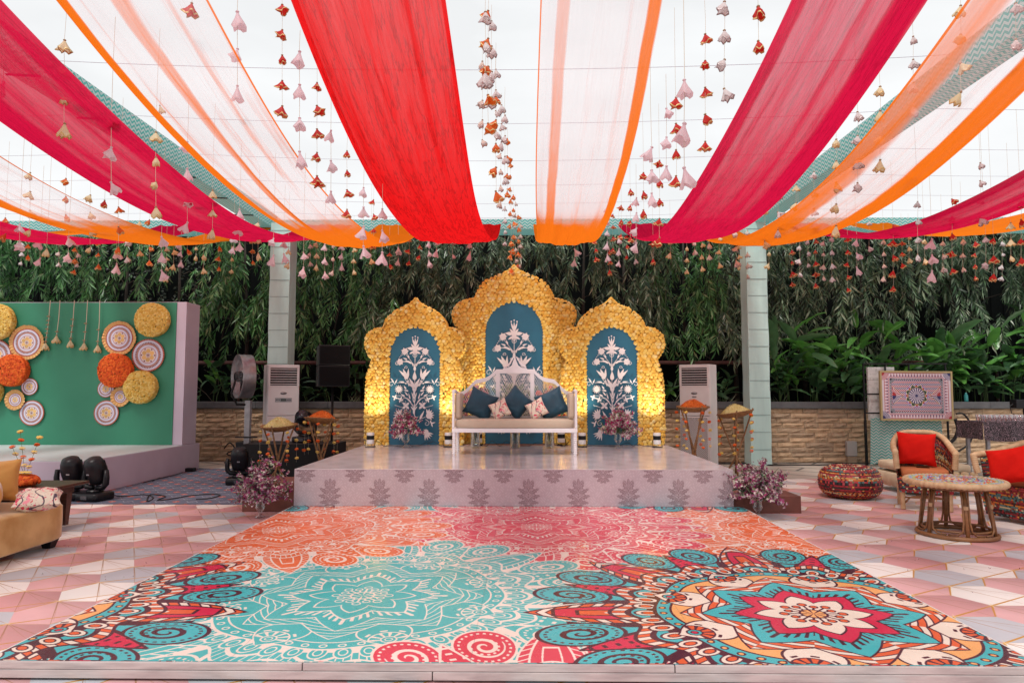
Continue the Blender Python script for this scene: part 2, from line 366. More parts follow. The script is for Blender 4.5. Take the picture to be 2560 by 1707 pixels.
def dance_print():
    x0, x1, y0, y1 = DF; W = 2200; H = int(W * (y1 - y0) / (x1 - x0))
    X, Y = np.meshgrid(np.linspace(x0, x1, W), np.linspace(y0, y1, H))
    cr = C(236, 216, 206); A = np.empty((H, W, 3)); A[:] = cr
    def mono(c): return (cr, c, c, c, c, c, None)
    tl = C(78, 178, 180); co = C(214, 66, 88); og = C(224, 106, 62)
    dark = (C(80, 34, 52), C(72, 178, 186), C(206, 42, 78), C(222, 96, 58), C(238, 170, 108), C(234, 216, 202), None)
    q = np.sin(X * 21 + np.sin(Y * 13) * 1.2) * np.sin(Y * 19 + np.sin(X * 11) * 1.5)
    cen = ((-1.0, 9.35, tl), (2.85, 6.75, og), (.14, 6.9, co), (-1.06, 4.6, tl), (-2.38, 6.72, og), (.15, 2.32, co), (1.77, 4.27, tl), (-3.42, 4.25, tl))
    D_ = np.stack([(X - c_[0]) ** 2 + (Y - c_[1]) ** 2 for c_ in cen]); A[:] = np.array([c_[2] for c_ in cen])[D_.argmin(0)]
    q2 = np.sin(X * 33 + 3 * np.sin(Y * 9)) * np.sin(Y * 27 + 3 * np.sin(X * 8)); A[(np.abs(q) < .10) | (np.abs(q2) < .07) | (q2 > .86)] = cr
    for (cx, cy, R, c) in ((-1.0, 9.35, 1.72, tl), (2.85, 6.75, 1.7, og), (.14, 6.9, 1.72, co), (-1.06, 4.6, 1.75, tl), (-2.38, 6.72, 1.72, og), (.15, 2.32, 1.70, co)):
        mandala(A, X, Y, cx, cy, R, mono(c), PI / 8 if c is og else 0)
    for (cx, cy, R) in ((-3.42, 4.25, 1.74), (2.05, 9.42, 1.72), (-3.4, 9.2, 1.72), (1.77, 4.27, 1.77)):
        mandala(A, X, Y, cx, cy, R, dark)
    for sx_ in (-1.48, -.26, .96, 2.18): m = np.abs(X - sx_ - .002 * np.sin(Y * 3)) < .0022; A[m] = A[m] * .80 + .06
    wear = np.zeros(X.shape); 
    for _ in range(60):
        wx, wy, wa, wl = rng.uniform(x0, x1), rng.uniform(y0, y1), rng.uniform(0, 3.1), rng.uniform(.05, .35); u_ = (X - wx) * math.cos(wa) + (Y - wy) * math.sin(wa); v_ = -(X - wx) * math.sin(wa) + (Y - wy) * math.cos(wa) + .2 * u_ * u_
        wear += np.exp(-(v_ / .0025) ** 2) * (np.abs(u_) < wl) * rng.uniform(.04, .14)
    A = A * (1 - wear[..., None]) + .62 * wear[..., None]
    return to_img('mandala_print', A)
def hex_print():
    s = .265; cw = 1.5 * s; rh = math.sqrt(3) * s; TW, TH = 4 * cw, 4 * rh; W = 1100; H = int(W * TH / TW)
    X, Y = np.meshgrid((np.arange(W) + .5) / W * TW, (np.arange(H) + .5) / H * TH)
    q0 = np.round(X / cw).astype(int); best = np.full(X.shape, 1e9); BX = np.zeros_like(X); BY = np.zeros_like(X); K = np.zeros(X.shape, int)
    for dq in (-1, 0, 1):
        q = q0 + dq; off = (q % 2) * .5
        r = np.round(Y / rh - off)
        cx = q * cw; cy = (r + off) * rh; d = np.hypot(X - cx, Y - cy); m = d < best
        best[m] = d[m]; BX[m] = (X - cx)[m]; BY[m] = (Y - cy)[m]; K[m] = ((r + (q % 2) * 2) % 4).astype(int)[m]
    pk = C(214, 158, 160); pk2 = C(222, 174, 176); wh = C(240, 234, 230); gy = C(190, 191, 198)
    pal = np.array([pk, pk2, wh, gy]); A = pal[K]
    th = np.arctan2(BY, BX); rr = best / s
    # watercolour depth inside the pink tiles
    A *= (1 - .16 * (np.clip(BX / s * .5 + BY / s * .5 + .25, 0, 1) * (K < 2)) - .05 * np.clip(-BX / s, 0, 1) * (K > 1))[..., None]
    gold = C(196, 138, 56); thin = C(160, 116, 84)
    verts = [(math.cos(k * PI / 3) * s, math.sin(k * PI / 3) * s) for k in range(6)]
    def seg(ax, ay, bx, by, w0, w1, c, op=1):
        dx, dy = bx - ax, by - ay; L2 = dx * dx + dy * dy
        t = ((BX - ax) * dx + (BY - ay) * dy) / L2; d = np.abs((BX - ax) * dy - (BY - ay) * dx) / math.sqrt(L2)
        m = (t > 0) & (t < 1) & (d < w0 + (w1 - w0) * t); A[m] = A[m] * (1 - op) + c * op
    pale = C(232, 200, 150); V_ = verts
    def chord(p, q, w0, w1, c, op): seg(V_[p][0], V_[p][1], V_[q][0], V_[q][1], w0, w1, c, op)
    for p, q in ((2, 5), (2, 0)): chord(p, q, .0042, .0014, thin, .8)
    seg(V_[2][0], V_[2][1], V_[5][0] * .2 + V_[0][0] * .8, V_[5][1] * .35, .0022, .0006, thin, .6)
    seg(V_[2][0], V_[2][1], V_[5][0] * .8, V_[5][1] * .7 + V_[0][1] * .3, .0020, .0006, thin, .6)
    chord(4, 0, .0085, .0055, gold, .95); chord(0, 5, .0085, .0060, gold, .95); chord(2, 3, .0055, .0035, gold, .8); chord(4, 5, .0022, .0022, gold, .5); chord(2, 1, .0020, .0012, pale, .7)
    for k in (0, 2, 4):
        for dx, dy in ((.055, .02), (-.055, -.02), (.02, .055), (-.02, -.055), (.05, -.03), (-.05, .03)): seg(V_[k][0], V_[k][1], V_[k][0] + dx, V_[k][1] + dy, .0045, .0006, pale, .75)
    return to_img('vinyl_print', A), (1 / TW, 1 / TH)
def carpet_print():
    T = .42; W = 512; X, Y = np.meshgrid((np.arange(W) + .5) / W * T, (np.arange(W) + .5) / W * T)
    A = np.empty((W, W, 3)); A[:] = C(92, 100, 118); A *= (1 + .06 * rng.standard_normal((W, W, 1)))
    for (cx, cy) in ((.105, .105), (.315, .315)):
        dx = (X - cx + T / 2) % T - T / 2; dy = (Y - cy + T / 2) % T - T / 2; r = np.hypot(dx, dy); th = np.arctan2(dy, dx)
        A[(r < .048 * np.abs(np.cos(2 * th)) ** .6 + .006)] = C(196, 92, 66); A[r < .012] = C(232, 188, 150)
    for (cx, cy, s_) in ((.315, .105, 1), (.105, .315, -1)):
        dx = (X - cx + T / 2) % T - T / 2; dy = (Y - cy + T / 2) % T - T / 2
        m = (np.abs(dy - s_ * .028 * np.sin(dx * 52)) < .0055) & (np.abs(dx) < .088); A[m] = C(196, 200, 208)
        m = (np.abs(dx + s_ * .028 * np.sin(dy * 52)) < .004) & (np.abs(dy) < .08); A[m] = C(150, 140, 150)
    return to_img('carpet_print', A), 1 / T
def chevron_print():
    W = 256; X, Y = np.meshgrid((np.arange(W) + .5) / W, (np.arange(W) + .5) / W)
    z = np.abs((X % 1) * 2 - 1); v = (Y * 2 + z * .75) % 1
    A = np.empty((W, W, 3)); A[:] = C(226, 236, 236); A[v < .5] = C(112, 204, 198)
    return to_img('chevron_print', A)
def damask_print():
    TX, TY = .586, .62; W = 560; H = int(W * TY / TX); X, Y = np.meshgrid((np.arange(W) + .5) / W * TX, (np.arange(H) + .5) / H * TY)
    A = np.empty((H, W, 3)); bg_ = C(180, 168, 174); A[:] = bg_
    q = np.sin(X * 105 + 2 * np.sin(Y * 52)) * np.sin(Y * 98 + 2 * np.sin(X * 54)); A[q > .38] = C(189, 178, 184)
    for (cx, cy) in ((TX / 2, TY * .5), (0, 0)):
        dx = np.abs((X - cx + TX / 2) % TX - TX / 2); dy = (Y - cy + TY / 2) % TY - TY / 2
        m = np.zeros(X.shape, bool)
        def leaf(bx, bz, an, ln_, wd, bend=.0):
            c_, s_ = math.cos(an), math.sin(an); u = (dx - bx) * c_ + (dy - bz) * s_; v = -(dx - bx) * s_ + (dy - bz) * c_; v = v + bend * (u / ln_) ** 2
            t = np.clip(u / ln_, 0, 1); ww = wd * 1.3 * np.sin(PI * t ** .7) ** .8 * (.80 + .20 * np.cos(t * 30)); ins = (u > 0) & (u < ln_)
            m[ins & (np.abs(v) < ww + .0035)] = False; m[ins & (np.abs(v) < ww) & (np.abs(v) > .0012)] = True
        for (bx, bz, an, ln_, wd, bd) in ((.0, .06, 1.25, .12, .022, .02), (0, .02, 1.0, .15, .024, -.02), (0, -.02, .72, .155, .026, .02), (0, -.06, .42, .15, .026, .02), (0, -.10, .12, .125, .024, .02), (0, -.13, -.25, .085, .022, .015), (0, -.15, -.8, .05, .016, 0),
                                          (0, .0, 1.35, .11, .018, .015), (0, -.05, 1.15, .11, .018, -.015), (0, -.10, .9, .10, .016, -.01), (0, .10, 1.5, .085, .014, 0)): leaf(bx, bz, an, ln_, wd, bd)
        q_ = np.hypot(dx, dy + .02); m[(q_ < .030)] = False; m[(q_ < .026) & (np.cos(np.arctan2(dy + .02, dx) * 5) > -.3)] = True
        A[m] = C(142, 124, 130)
    return to_img('damask_print', A), (1 / TX, 1 / TY)
def disc_print():
    W = 400; X, Y = np.meshgrid(np.linspace(-1, 1, W), np.linspace(-1, 1, W)); r = np.hypot(X, Y); th = np.arctan2(Y, X)
    A = np.empty((W, W, 3)); A[:] = C(150, 52, 44); lav = C(206, 208, 226); dk = C(96, 30, 44); go = C(214, 176, 112); pk = C(214, 164, 140)
    A[(r > .93) & (np.cos(th * 60) > .6)] = C(206, 150, 110)
    A[r < .92] = lav; A[(r < .80) & (np.cos(th * 48) > 0) & (r > .74)] = dk; A[(r < .74)] = dk; A[r < .72] = pk; A[(np.abs(r - .69) < .014) & (np.cos(th * 70) > 0)] = dk
    A[r < .655] = dk; A[r < .635] = lav; A[r < .50] = C(150, 52, 60); A[r < .475] = C(216, 206, 204)
    for k in range(6):
        a = k * PI / 3 + .5; d = np.hypot(X - .27 * math.cos(a), Y - .27 * math.sin(a)); A[d < .135] = go * (.93 + .14 * rng.random())
        d = np.hypot(X - .41 * math.cos(a + PI / 6), Y - .41 * math.sin(a + PI / 6)); A[d < .045] = dk
    A[r < .13] = C(216, 206, 204); A[(r < .12) & (np.cos(th * 8) > .1) & (r > .07)] = dk; A[r < .05] = dk
    return to_img('disc_print', A)
def truck_print():
    W, H = 1000, 660; X, Y = np.meshgrid(np.linspace(-1.515, 1.515, W), np.linspace(-1, 1, H)); A = np.empty((H, W, 3))
    wt = C(206, 192, 200); rd = C(164, 28, 32); bl = C(30, 28, 88); gn = C(22, 56, 42); dkk = C(30, 28, 44)
    A[:] = wt; ck = (np.floor(X / .045) + np.floor(Y / .045)) % 2 == 0
    A[ck] = np.where((np.floor(Y / .045) % 4 < 2)[..., None], rd, bl)[ck]
    ax, ay = np.abs(X), np.abs(Y)
    for sx in (-1, 1):                                   # fans left and right
        u = (1.06 - sx * X); v = Y; m = (u > 0) & (np.abs(v) < .40 - u * .85) & (u < .47); A[m] = wt
        an = np.arctan2(v, u + .02); rr = np.hypot(u, v); A[m & (np.cos(an * 26) > 0)] = np.where(v[m & (np.cos(an * 26) > 0)][:, None] > 0, rd, bl)
        A[m & (rr < .16) & (v > 0)] = rd; A[m & (rr < .16) & (v <= 0)] = bl
        A[(np.abs(np.abs(v) - (.40 - u * .85)) < .012) & (u > 0) & (u < .48)] = C(196, 160, 110)
    b = (ax > 1.10) | (ay > .68); A[b] = wt
    def band(t, per, h0, h1, hd):
        f_ = np.abs((t / per) % 1 - .5) * 2; return hd > h0 + (h1 - h0) * f_
    for hd, t, m in ((ay, X, (ay > .76) & (ax < 1.2)), (ax - .42, Y, (ax > 1.18) & (ay < .78))):
        f_ = np.abs((t / .13) % 1 - .5) * 2; q = (hd - .78) / .20
        A[m & (q > 0) & (q < 1) & (f_ < 1 - q)] = rd; A[m & (q > .1) & (f_ < .8 - q)] = wt; A[m & (q > .2) & (q < .62) & (f_ < .42 - q * .4)] = bl
        A[m & (np.abs(hd - .985) < .012)] = rd
    for hd, t, m in ((ay, X, ax < 1.16), (ax - .42, Y, ay < .74)):
        k = m & (np.abs(hd - .715) < .035); A[k] = dkk; A[k & (np.abs(hd - .715) < .018) & (np.sin(t * 90) > -.3)] = wt
    for sx in (-1, 1):
        for sy in (-1, 1):
            d = np.hypot(X - sx * 1.14, Y - sy * .74); an = np.arctan2(Y - sy * .74, X - sx * 1.14); m = (d < .19); inn = (sx * X < 1.16) & (sy * Y < .76)
            A[m & inn] = dkk; A[m & inn & (d > .07) & (np.cos(an * 30) > 0)] = C(170, 170, 176)
            d = np.hypot(X - sx * 1.515, Y - sy * 1.0); an = np.arctan2(Y - sy, X - sx * 1.515); m = d < .33; A[m] = wt; A[m & (np.cos(an * 32) > 0)] = rd if sx * sy < 0 else bl; A[d < .13] = rd if sx * sy < 0 else bl
    r = np.hypot(X, Y); th = np.arctan2(Y, X)
    A[r < .50 + .04 * np.cos(th * 32)] = C(140, 130, 190); A[r < .46] = wt
    s8 = .36 + .14 * (1 - np.abs(((th / (PI / 4)) % 1) - .5) * 2 ) ** 1.; s8b = .36 + .12 * (np.abs(((th / (PI / 4)) % 1) - .5) * 2) ** 1.4
    A[r < s8b] = rd; A[(r < s8)] = gn; A[(np.abs(r - s8) < .012)] = C(220, 196, 140)
    A[r < .37] = C(200, 168, 110); A[r < .355] = bl; m = (r < .335) & (r > .20) & (np.cos(th * 18) > -.1); A[m] = wt
    A[r < .19] = wt; A[(r < .18) & (np.cos(th * 16) > .2)] = bl; A[r < .06] = bl
    return to_img('truck_art_print', A)
# ---------------------------------------------------------------- common materials
white_paint = M('white_paint', (.84, .80, .81), .35, c2=(.79, .75, .77), scale=5)
black_metal = M('black_metal', (.008, .008, .009), .5, c2=(.012, .012, .013), scale=14, spec=.25)
black_plastic = M('black_plastic', (.006, .006, .008), .38, c2=(.010, .010, .013), scale=22, bump=.05, spec=.3)
grey_metal = M('grey_metal', (.30, .29, .30), .35, .7, c2=(.22, .21, .22), scale=12)
gold_trim = M('gold_trim', (.72, .50, .22), .4, .3, c2=(.50, .31, .11), scale=60)
ivory_cord = M('ivory_cord', (.62, .54, .42), .7)
chev_img = chevron_print()
chevron_cloth = M('chevron_cloth', (1, 1, 1), .8, img=chev_img, imgscale=(9, 8), trans=.55, c2=(.96, .96, .96), scale=3)
teal_satin = M('teal_satin', (.50, .73, .69), .55, c2=(.44, .66, .63), scale=2.5, stretch=(3, 3, .5), bump=.12, bscale=9, sheen=.3)
# ---------------------------------------------------------------- ground, vinyl, carpet
def sheet(name, x0, x1, y0, y1, z, mat):
    me = bpy.data.meshes.new(name); me.from_pydata([(x0, y0, z), (x1, y0, z), (x1, y1, z), (x0, y1, z)], [], [(0, 1, 2, 3)])
    me.materials.append(mat); me.update(); boxuv(me); return struct(place(me, name))
gm = M('paving_stone', (.50, .46, .40), .6, c2=(.42, .38, .33), scale=2.2, bump=.1)
_n = gm.node_tree; bt = _n.nodes.new('ShaderNodeTexBrick'); bt.offset = .5; bt.inputs['Scale'].default_value = 1; bt.inputs['Brick Width'].default_value = 1.2; bt.inputs['Row Height'].default_value = .6
bt.inputs['Mortar Size'].default_value = .03; bt.inputs['Color1'].default_value = (.56, .50, .43, 1); bt.inputs['Color2'].default_value = (.48, .43, .37, 1); bt.inputs['Mortar'].default_value = (.14, .14, .13, 1)
_t = _n.nodes.new('ShaderNodeTexCoord'); _m = _n.nodes.new('ShaderNodeMapping'); _m.inputs['Rotation'].default_value = (0, 0, .6); _n.links.new(_t.outputs['Object'], _m.inputs[0]); _n.links.new(_m.outputs[0], bt.inputs[0]); _n.links.new(bt.outputs[0], _n.nodes['Principled BSDF'].inputs['Base Color'])
sheet('ground', -60, 60, -30, 60, -.006, gm)
himg, hsc = hex_print()
vinyl = M('vinyl', (1, 1, 1), .38, img=himg, imgscale=hsc, c2=(.90, .885, .88), scale=1.6, spec=.35, bump=.03, bscale=3)
vinyl.node_tree.nodes['Mapping'].inputs['Location'].default_value = (-2.9 * hsc[0], (3 * math.sqrt(3) * .265 - 4.29) * hsc[1], 0)
sheet('printed_vinyl_floor', -14, 14, -6, 11.4, 0, vinyl)
cimg, csc = carpet_print()
carpet_m = M('carpet', (1, 1, 1), .9, img=cimg, imgscale=csc, c2=(.8, .8, .82), scale=3, bump=.2, bscale=180)
sheet('carpet', -13, -2.6, 8.72, 12.75, .004, carpet_m)
# ---------------------------------------------------------------- dance floor (a low platform under a printed sheet)
DF = (-2.70, 2.56, 3.485, 8.1)
t = thing('dance_floor', 'low dance floor platform covered with a glossy multicoloured mandala print', 'dance floor', (0, 5.8, 0))
b = MB(); b.bb((DF[0] + .02, DF[2] + .05, .01), (DF[1] - .02, DF[3] - .01, .086)); b.build('deck', M('old_board', (.30, .24, .20), .7), t, world=True)
vin = M('mandala_vinyl', (1, 1, 1), .3, img=dance_print(), imgscale=(1 / (DF[1] - DF[0]), 1 / (DF[3] - DF[2])), c2=(.92, .91, .90), scale=1.3, spec=.5, bump=.07, bscale=2.1)
vin.node_tree.nodes['Mapping'].inputs['Location'].default_value = (-DF[0] / (DF[1] - DF[0]), -DF[2] / (DF[3] - DF[2]), 0)
b = MB(); b.bb((DF[0], DF[2] + .012, .0865), (DF[1], DF[3], .092)); b.build('mandala_sheet', vin, t, world=True, uv=1)
edge = M('edge_board', (.50, .43, .42), .45, c2=(.34, .28, .28), scale=5, stretch=(1, 1, 8), lo=.4, hi=.75, bump=.08)
b = MB()
for x0, x1 in ((-2.72, -.45), (-.445, 2.56)): b.bb((x0, DF[2] - .012, .012), (x1, DF[2] + .006, .052))
b.build('edge_board', edge, t, world=True, bevel=.003)
b = MB()
for x0, x1 in ((-2.72, -1.1), (-1.095, .75), (.755, 2.56)): b.bb((x0, DF[2] - .008, .0535), (x1, DF[2] + .01, .0895))
b.build('edge_board', edge, t, world=True, bevel=.003)
b = MB()
for x in (DF[0] - .012, DF[1] + .004): b.bb((x, DF[2], .002), (x + .008, DF[3] - .01, .091))
b.build('side_trim', M('white_trim', (.7, .67, .67), .4), t, world=True)
def rough_var(m, lo, hi, sc_=2.3):
    nt = m.node_tree; n = nt.nodes.new('ShaderNodeTexNoise'); n.inputs['Scale'].default_value = sc_; n.inputs['Detail'].default_value = 7; n.inputs['Roughness'].default_value = .65; t_ = nt.nodes.new('ShaderNodeTexCoord'); nt.links.new(t_.outputs['Object'], n.inputs['Vector'])
    r = nt.nodes.new('ShaderNodeMapRange'); r.inputs['From Min'].default_value = .35; r.inputs['From Max'].default_value = .68; r.inputs['To Min'].default_value = lo; r.inputs['To Max'].default_value = hi; nt.links.new(n.outputs['Fac'], r.inputs[0]); nt.links.new(r.outputs[0], nt.nodes['Principled BSDF'].inputs['Roughness'])
rough_var(vin, .16, .42); rough_var(vinyl, .28, .55)
# ---------------------------------------------------------------- stage
SX0, SX1, SY0, SY1, SZ = -2.70, 2.47, 8.105, 12.05, .522
t = thing('stage', 'raised pale damask covered stage with glossy top under the flower arches', 'stage', (0, 10, 0))
dimg, dsc = damask_print()
damask = M('damask_face', (1, 1, 1), .45, img=dimg, imgscale=dsc, c2=(.93, .9, .92), scale=2, spec=.4, bump=.04, bscale=60)
damask.node_tree.nodes['Mapping'].inputs['Location'].default_value = (.38, .12, 0)
damask_top = M('damask_top', (1, 1, 1), .14, img=dimg, imgscale=dsc, c2=(.97, .96, .97), scale=2, spec=.55, bump=.012, bscale=1.6)
_m = damask_top.node_tree.nodes.new('ShaderNodeMix'); _m.data_type = 'RGBA'; _m.inputs[0].default_value = .62; _m.inputs[7].default_value = (.74, .71, .73, 1)
_nt = damask_top.node_tree; _img = [n for n in _nt.nodes if n.type == 'TEX_IMAGE'][0]; _mul = [n for n in _nt.nodes if n.type == 'MIX' and n != _m][0]
_nt.links.new(_img.outputs[0], _m.inputs[6]); _nt.links.new(_m.outputs[2], _mul.inputs[6])
b = MB(); b.bb((SX0 + .01, SY0 + .01, .0), (SX1 - .01, SY1, SZ - .008)); b.build('body', damask, t, world=True, uv=1)
b = MB(); b.bb((SX0, SY0, .093), (SX1, SY0 + .0095, SZ - .0085)); b.build('front_panel', damask, t, world=True, uv=1)
b = MB(); b.bb((SX0, SY0, SZ - .008), (SX1, SY1, SZ)); b.build('stage_top', damask_top, t, world=True, uv=1, bevel=.003)
b = MB(); b.bb((SX0 + .2, SY1 - .34, SZ + .0002), (SX1 - .1, SY1 - .30, SZ + .014)); b.build('edge_trim', M('brown_strip', (.20, .08, .04), .6), t, world=True)
# ---------------------------------------------------------------- stone planter wall
def stone_mat():
    m = M('split_stone', (.50, .37, .25), .85, c2=(.34, .235, .15), scale=7, lo=.3, hi=.85, bump=.5, bscale=26)
    nt = m.node_tree; N = nt.nodes; L = nt.links; P = N['Principled BSDF']; oi = N.new('ShaderNodeObjectInfo')
    r = N.new('ShaderNodeValToRGB'); e = r.color_ramp.elements; e[0].color = (.78, .78, .80, 1); e[1].color = (1.18, 1.12, 1.04, 1)
    L.new(oi.outputs['Random'], r.inputs[0]); x = N.new('ShaderNodeMix'); x.data_type = 'RGBA'; x.blend_type = 'MULTIPLY'; x.inputs[0].default_value = 1
    src = P.inputs['Base Color'].links[0].from_socket; L.new(src, x.inputs[6]); L.new(r.outputs[0], x.inputs[7]); L.new(x.outputs[2], P.inputs['Base Color']); return m
stone_m = stone_mat()
def stone_mesh(Lx, h=.098):
    b = MB(); nx, nz_ = 6, 3
    H = [[U(.004, .042) for _ in range(nx + 1)] for _ in range(nz_ + 1)]
    def fn(u, v):
        i, j = round(u * nx), round(v * nz_); e = i in (0, nx) or j in (0, nz_)
        return ((u - .5) * Lx, -(.002 if e else H[j][i]), v * h)
    b.grid(fn, nx, nz_); n = len(b.v)
    b.add([(-Lx / 2, -.002, 0), (Lx / 2, -.002, 0), (Lx / 2, -.002, h), (-Lx / 2, -.002, h), (-Lx / 2, .06, 0), (Lx / 2, .06, 0), (Lx / 2, .06, h), (-Lx / 2, .06, h)], [(0, 1, 5, 4)[::-1], (3, 2, 6, 7), (0, 3, 7, 4), (1, 2, 6, 5)[::-1]])
    me = bpy.data.meshes.new('stone'); me.from_pydata(b.v, [], b.f); me.materials.append(stone_m); me.update(); return me
WY = 14.06
t = thing('stone_planter_wall', 'tan split stone planter wall with dark coping behind the stage', 'wall', (0, WY, 0))
mort = M('mortar', (.14, .10, .07), .9)
b = MB(); b.bb((-13, WY + .02, -.2), (13, WY + .24, 1.08)); b.build('backing', mort, t, world=True)
SM = [stone_mesh(1.0) for _ in range(12)]
cnt = 0; rest_v = []; rest_f = []; nb = 0
for row in range(11):
    for (xa, xb, vis) in ((-13, -6.9, 0), (-6.9, -3.1, 1), (-3.1, 2.8, 0), (2.8, 10.5, 1), (10.5, 13, 0)):
        x = xa
        while x < xb - .01:
            l = min(U(.26, .62), xb - x)
            if xb - x - l < .12: l = xb - x
            me = random.choice(SM); dy = U(-.008, .01)
            if vis and cnt < 300:
                o = place(me, 'stone', t, True); o.matrix_parent_inverse = Matrix.Translation(-t.location); o.location = (x + l / 2, WY + dy, row * .0985 + .001); o.scale = (l - .006, 1, .965); cnt += 1
            else:
                V = np.empty(len(me.vertices) * 3); me.vertices.foreach_get('co', V); V = V.reshape(-1, 3) * (l - .006, 1, .965) + (x + l / 2, WY + dy, row * .0985 + .001)
                rest_v.append(V); rest_f += [tuple(i + nb for i in p.vertices) for p in me.polygons]; nb += len(V)
            x += l
me = bpy.data.meshes.new('stone'); me.from_pydata(np.vstack(rest_v).tolist(), [], rest_f); me.materials.append(stone_m); me.update(); place(me, 'stone', t, True, kind='stuff')
cap = M('dark_coping', (.10, .10, .105), .55, c2=(.07, .07, .075), scale=6)
x = -13
while x < 13:
    b = MB(); b.bb((x, WY - .07, 1.088), (x + 1.496, WY + .26, 1.222)); b.build('coping_slab', cap, t, world=True, bevel=.006); x += 1.5
soil = MB(); soil.bb((-13, WY + .27, -.2), (13, 16.6, 1.12)); struct(soil.build('planter_soil', M('soil', (.035, .025, .018), .95, bump=.6, bscale=12)))
# dark fence behind the trees
t = thing('back_fence', 'tall near-black metal sheet fence hidden behind the drooping trees', 'fence', (0, 16.5, 0))
fm = M('fence_metal', (.004, .005, .005), .9, c2=(.006, .007, .007), scale=3, spec=.05)
for k in range(15):
    x = -13 + k * 1.75; b = MB(); b.bb((x + .004, 16.5, 0), (x + 1.752, 16.53 + .006 * (k % 2), 5.45))
    for j in range(6): b.bb((x + .12 + j * .29, 16.485, .02), (x + .17 + j * .29, 16.4995, 5.44))
    b.build('panel', fm, t, world=True)
# rusty rail
t = thing('pipe_rail', 'rusty dark red pipe rail running through the planting', 'railing', (0, 14.8, 1.1))
rust = M('rust_paint', (.10, .035, .028), .6, c2=(.06, .02, .018), scale=12)
b = MB(); b.tube([(-13, 14.8, 2.06), (13, 14.8, 2.05)], .045, 10); b.build('rail', rust, t, smooth=True, world=True)
for x in (-9.5, -6.2, -3.0, .2, 3.6, 6.9, 10.2):
    b = MB(); b.tube([(x, 14.8, 1.1), (x, 14.8, 2.03)], .032, 8, caps=False); b.build('post', rust, t, smooth=True, world=True)
# ---------------------------------------------------------------- pillars and cloth covered beams
seamm = M('satin_seam', (.26, .38, .37), .6)
for (X0, lab) in ((-5.06, 'pale teal cloth wrapped pillar rising behind the left air cooler'), (4.45, 'pale teal cloth wrapped pillar between right basket stand and leafy bed')):
    t = thing('pillar', lab, 'pillar', (X0 + .2, 13.62, 0), group='cloth wrapped pillars')
    b = MB(); n = 14
    def fn(u, v):
        a = u * 4; k = int(a) % 4; f = a - int(a); c_ = [(-.2, -.2), (.2, -.2), (.2, .2), (-.2, .2)]; p, q = c_[k], c_[(k + 1) % 4]
        w_ = 1 + .012 * math.sin(v * 47 + u * 9) + .01 * math.sin(v * 23 + 3 * k); return (X0 + .2 + (p[0] + (q[0] - p[0]) * f) * w_, 13.62 + (p[1] + (q[1] - p[1]) * f) * w_, v * 4.82)
    b.grid(fn, 16, 60, True); b.build('shaft', teal_satin, t, world=True)
    for k in range(14):
        z = .3 + k * .335; b = MB(); b.bb((X0 + .012, 13.412, z), (X0 + .388, 13.418, z + .012)); b.build('seam', seamm, t, world=True)
for nm, a_, c_, lab in (('beam', (-5.45, -2, 4.8), (-5.15, 14.0, 5.1), 'chevron cloth beam running overhead on the left'),
                        ('beam', (4.65, -2, 4.8), (4.95, 14.0, 5.1), 'chevron cloth beam running overhead on the right'),
                        ('beam', (-14, 14.01, 4.82), (14, 14.6, 5.03), 'long chevron cloth beam across the back above the trees')):
    b = MB(); b.bb(a_, c_); o = b.build(nm, chevron_cloth, uv=1); tag(o, lab, 'beam', 'chevron cloth covered beams')
ORD = ['first', 'second', 'third', 'fourth', 'fifth', 'sixth', 'seventh', 'eighth', 'ninth', 'tenth', 'eleventh', 'twelfth', 'thirteenth', 'fourteenth', 'fifteenth', 'sixteenth', 'seventeenth', 'eighteenth', 'nineteenth', 'twentieth']
strap = M('dark_strap', (.03, .035, .035), .6)
for i, y in enumerate(np.arange(4.6, 13.8, 1.15)):
    b = MB(); b.tube([(-5.47, y, 4.785), (-5.13, y + .05, 4.785)], .012, 6); tag(b.build('batten', strap), 'dark batten %s along the underside of the left chevron beam' % ORD[i] + ' from the camera', 'batten', 'battens under the left beam')
wirem = M('wire', (.50, .55, .64), .5)
for i, y in enumerate((5.6, 6.95, 8.4, 9.8, 11.0, 12.1, 13.1)):
    b = MB(); pts = [(x, y, 4.98 - .16 * (1 - ((x + .2) / 5.2) ** 2) if abs(x) < 5.3 else 4.98 - .05 * math.sin((abs(x) - 5.3) / 7 * PI)) for x in np.linspace(-12, 12, 49)]
    b.tube(pts, .0032, 5, False); tag(b.build('wire', wirem, smooth=True), 'thin taut wire overhead, %s from the back beam' % ORD[6 - i], 'wire', 'wires carrying the drapes')
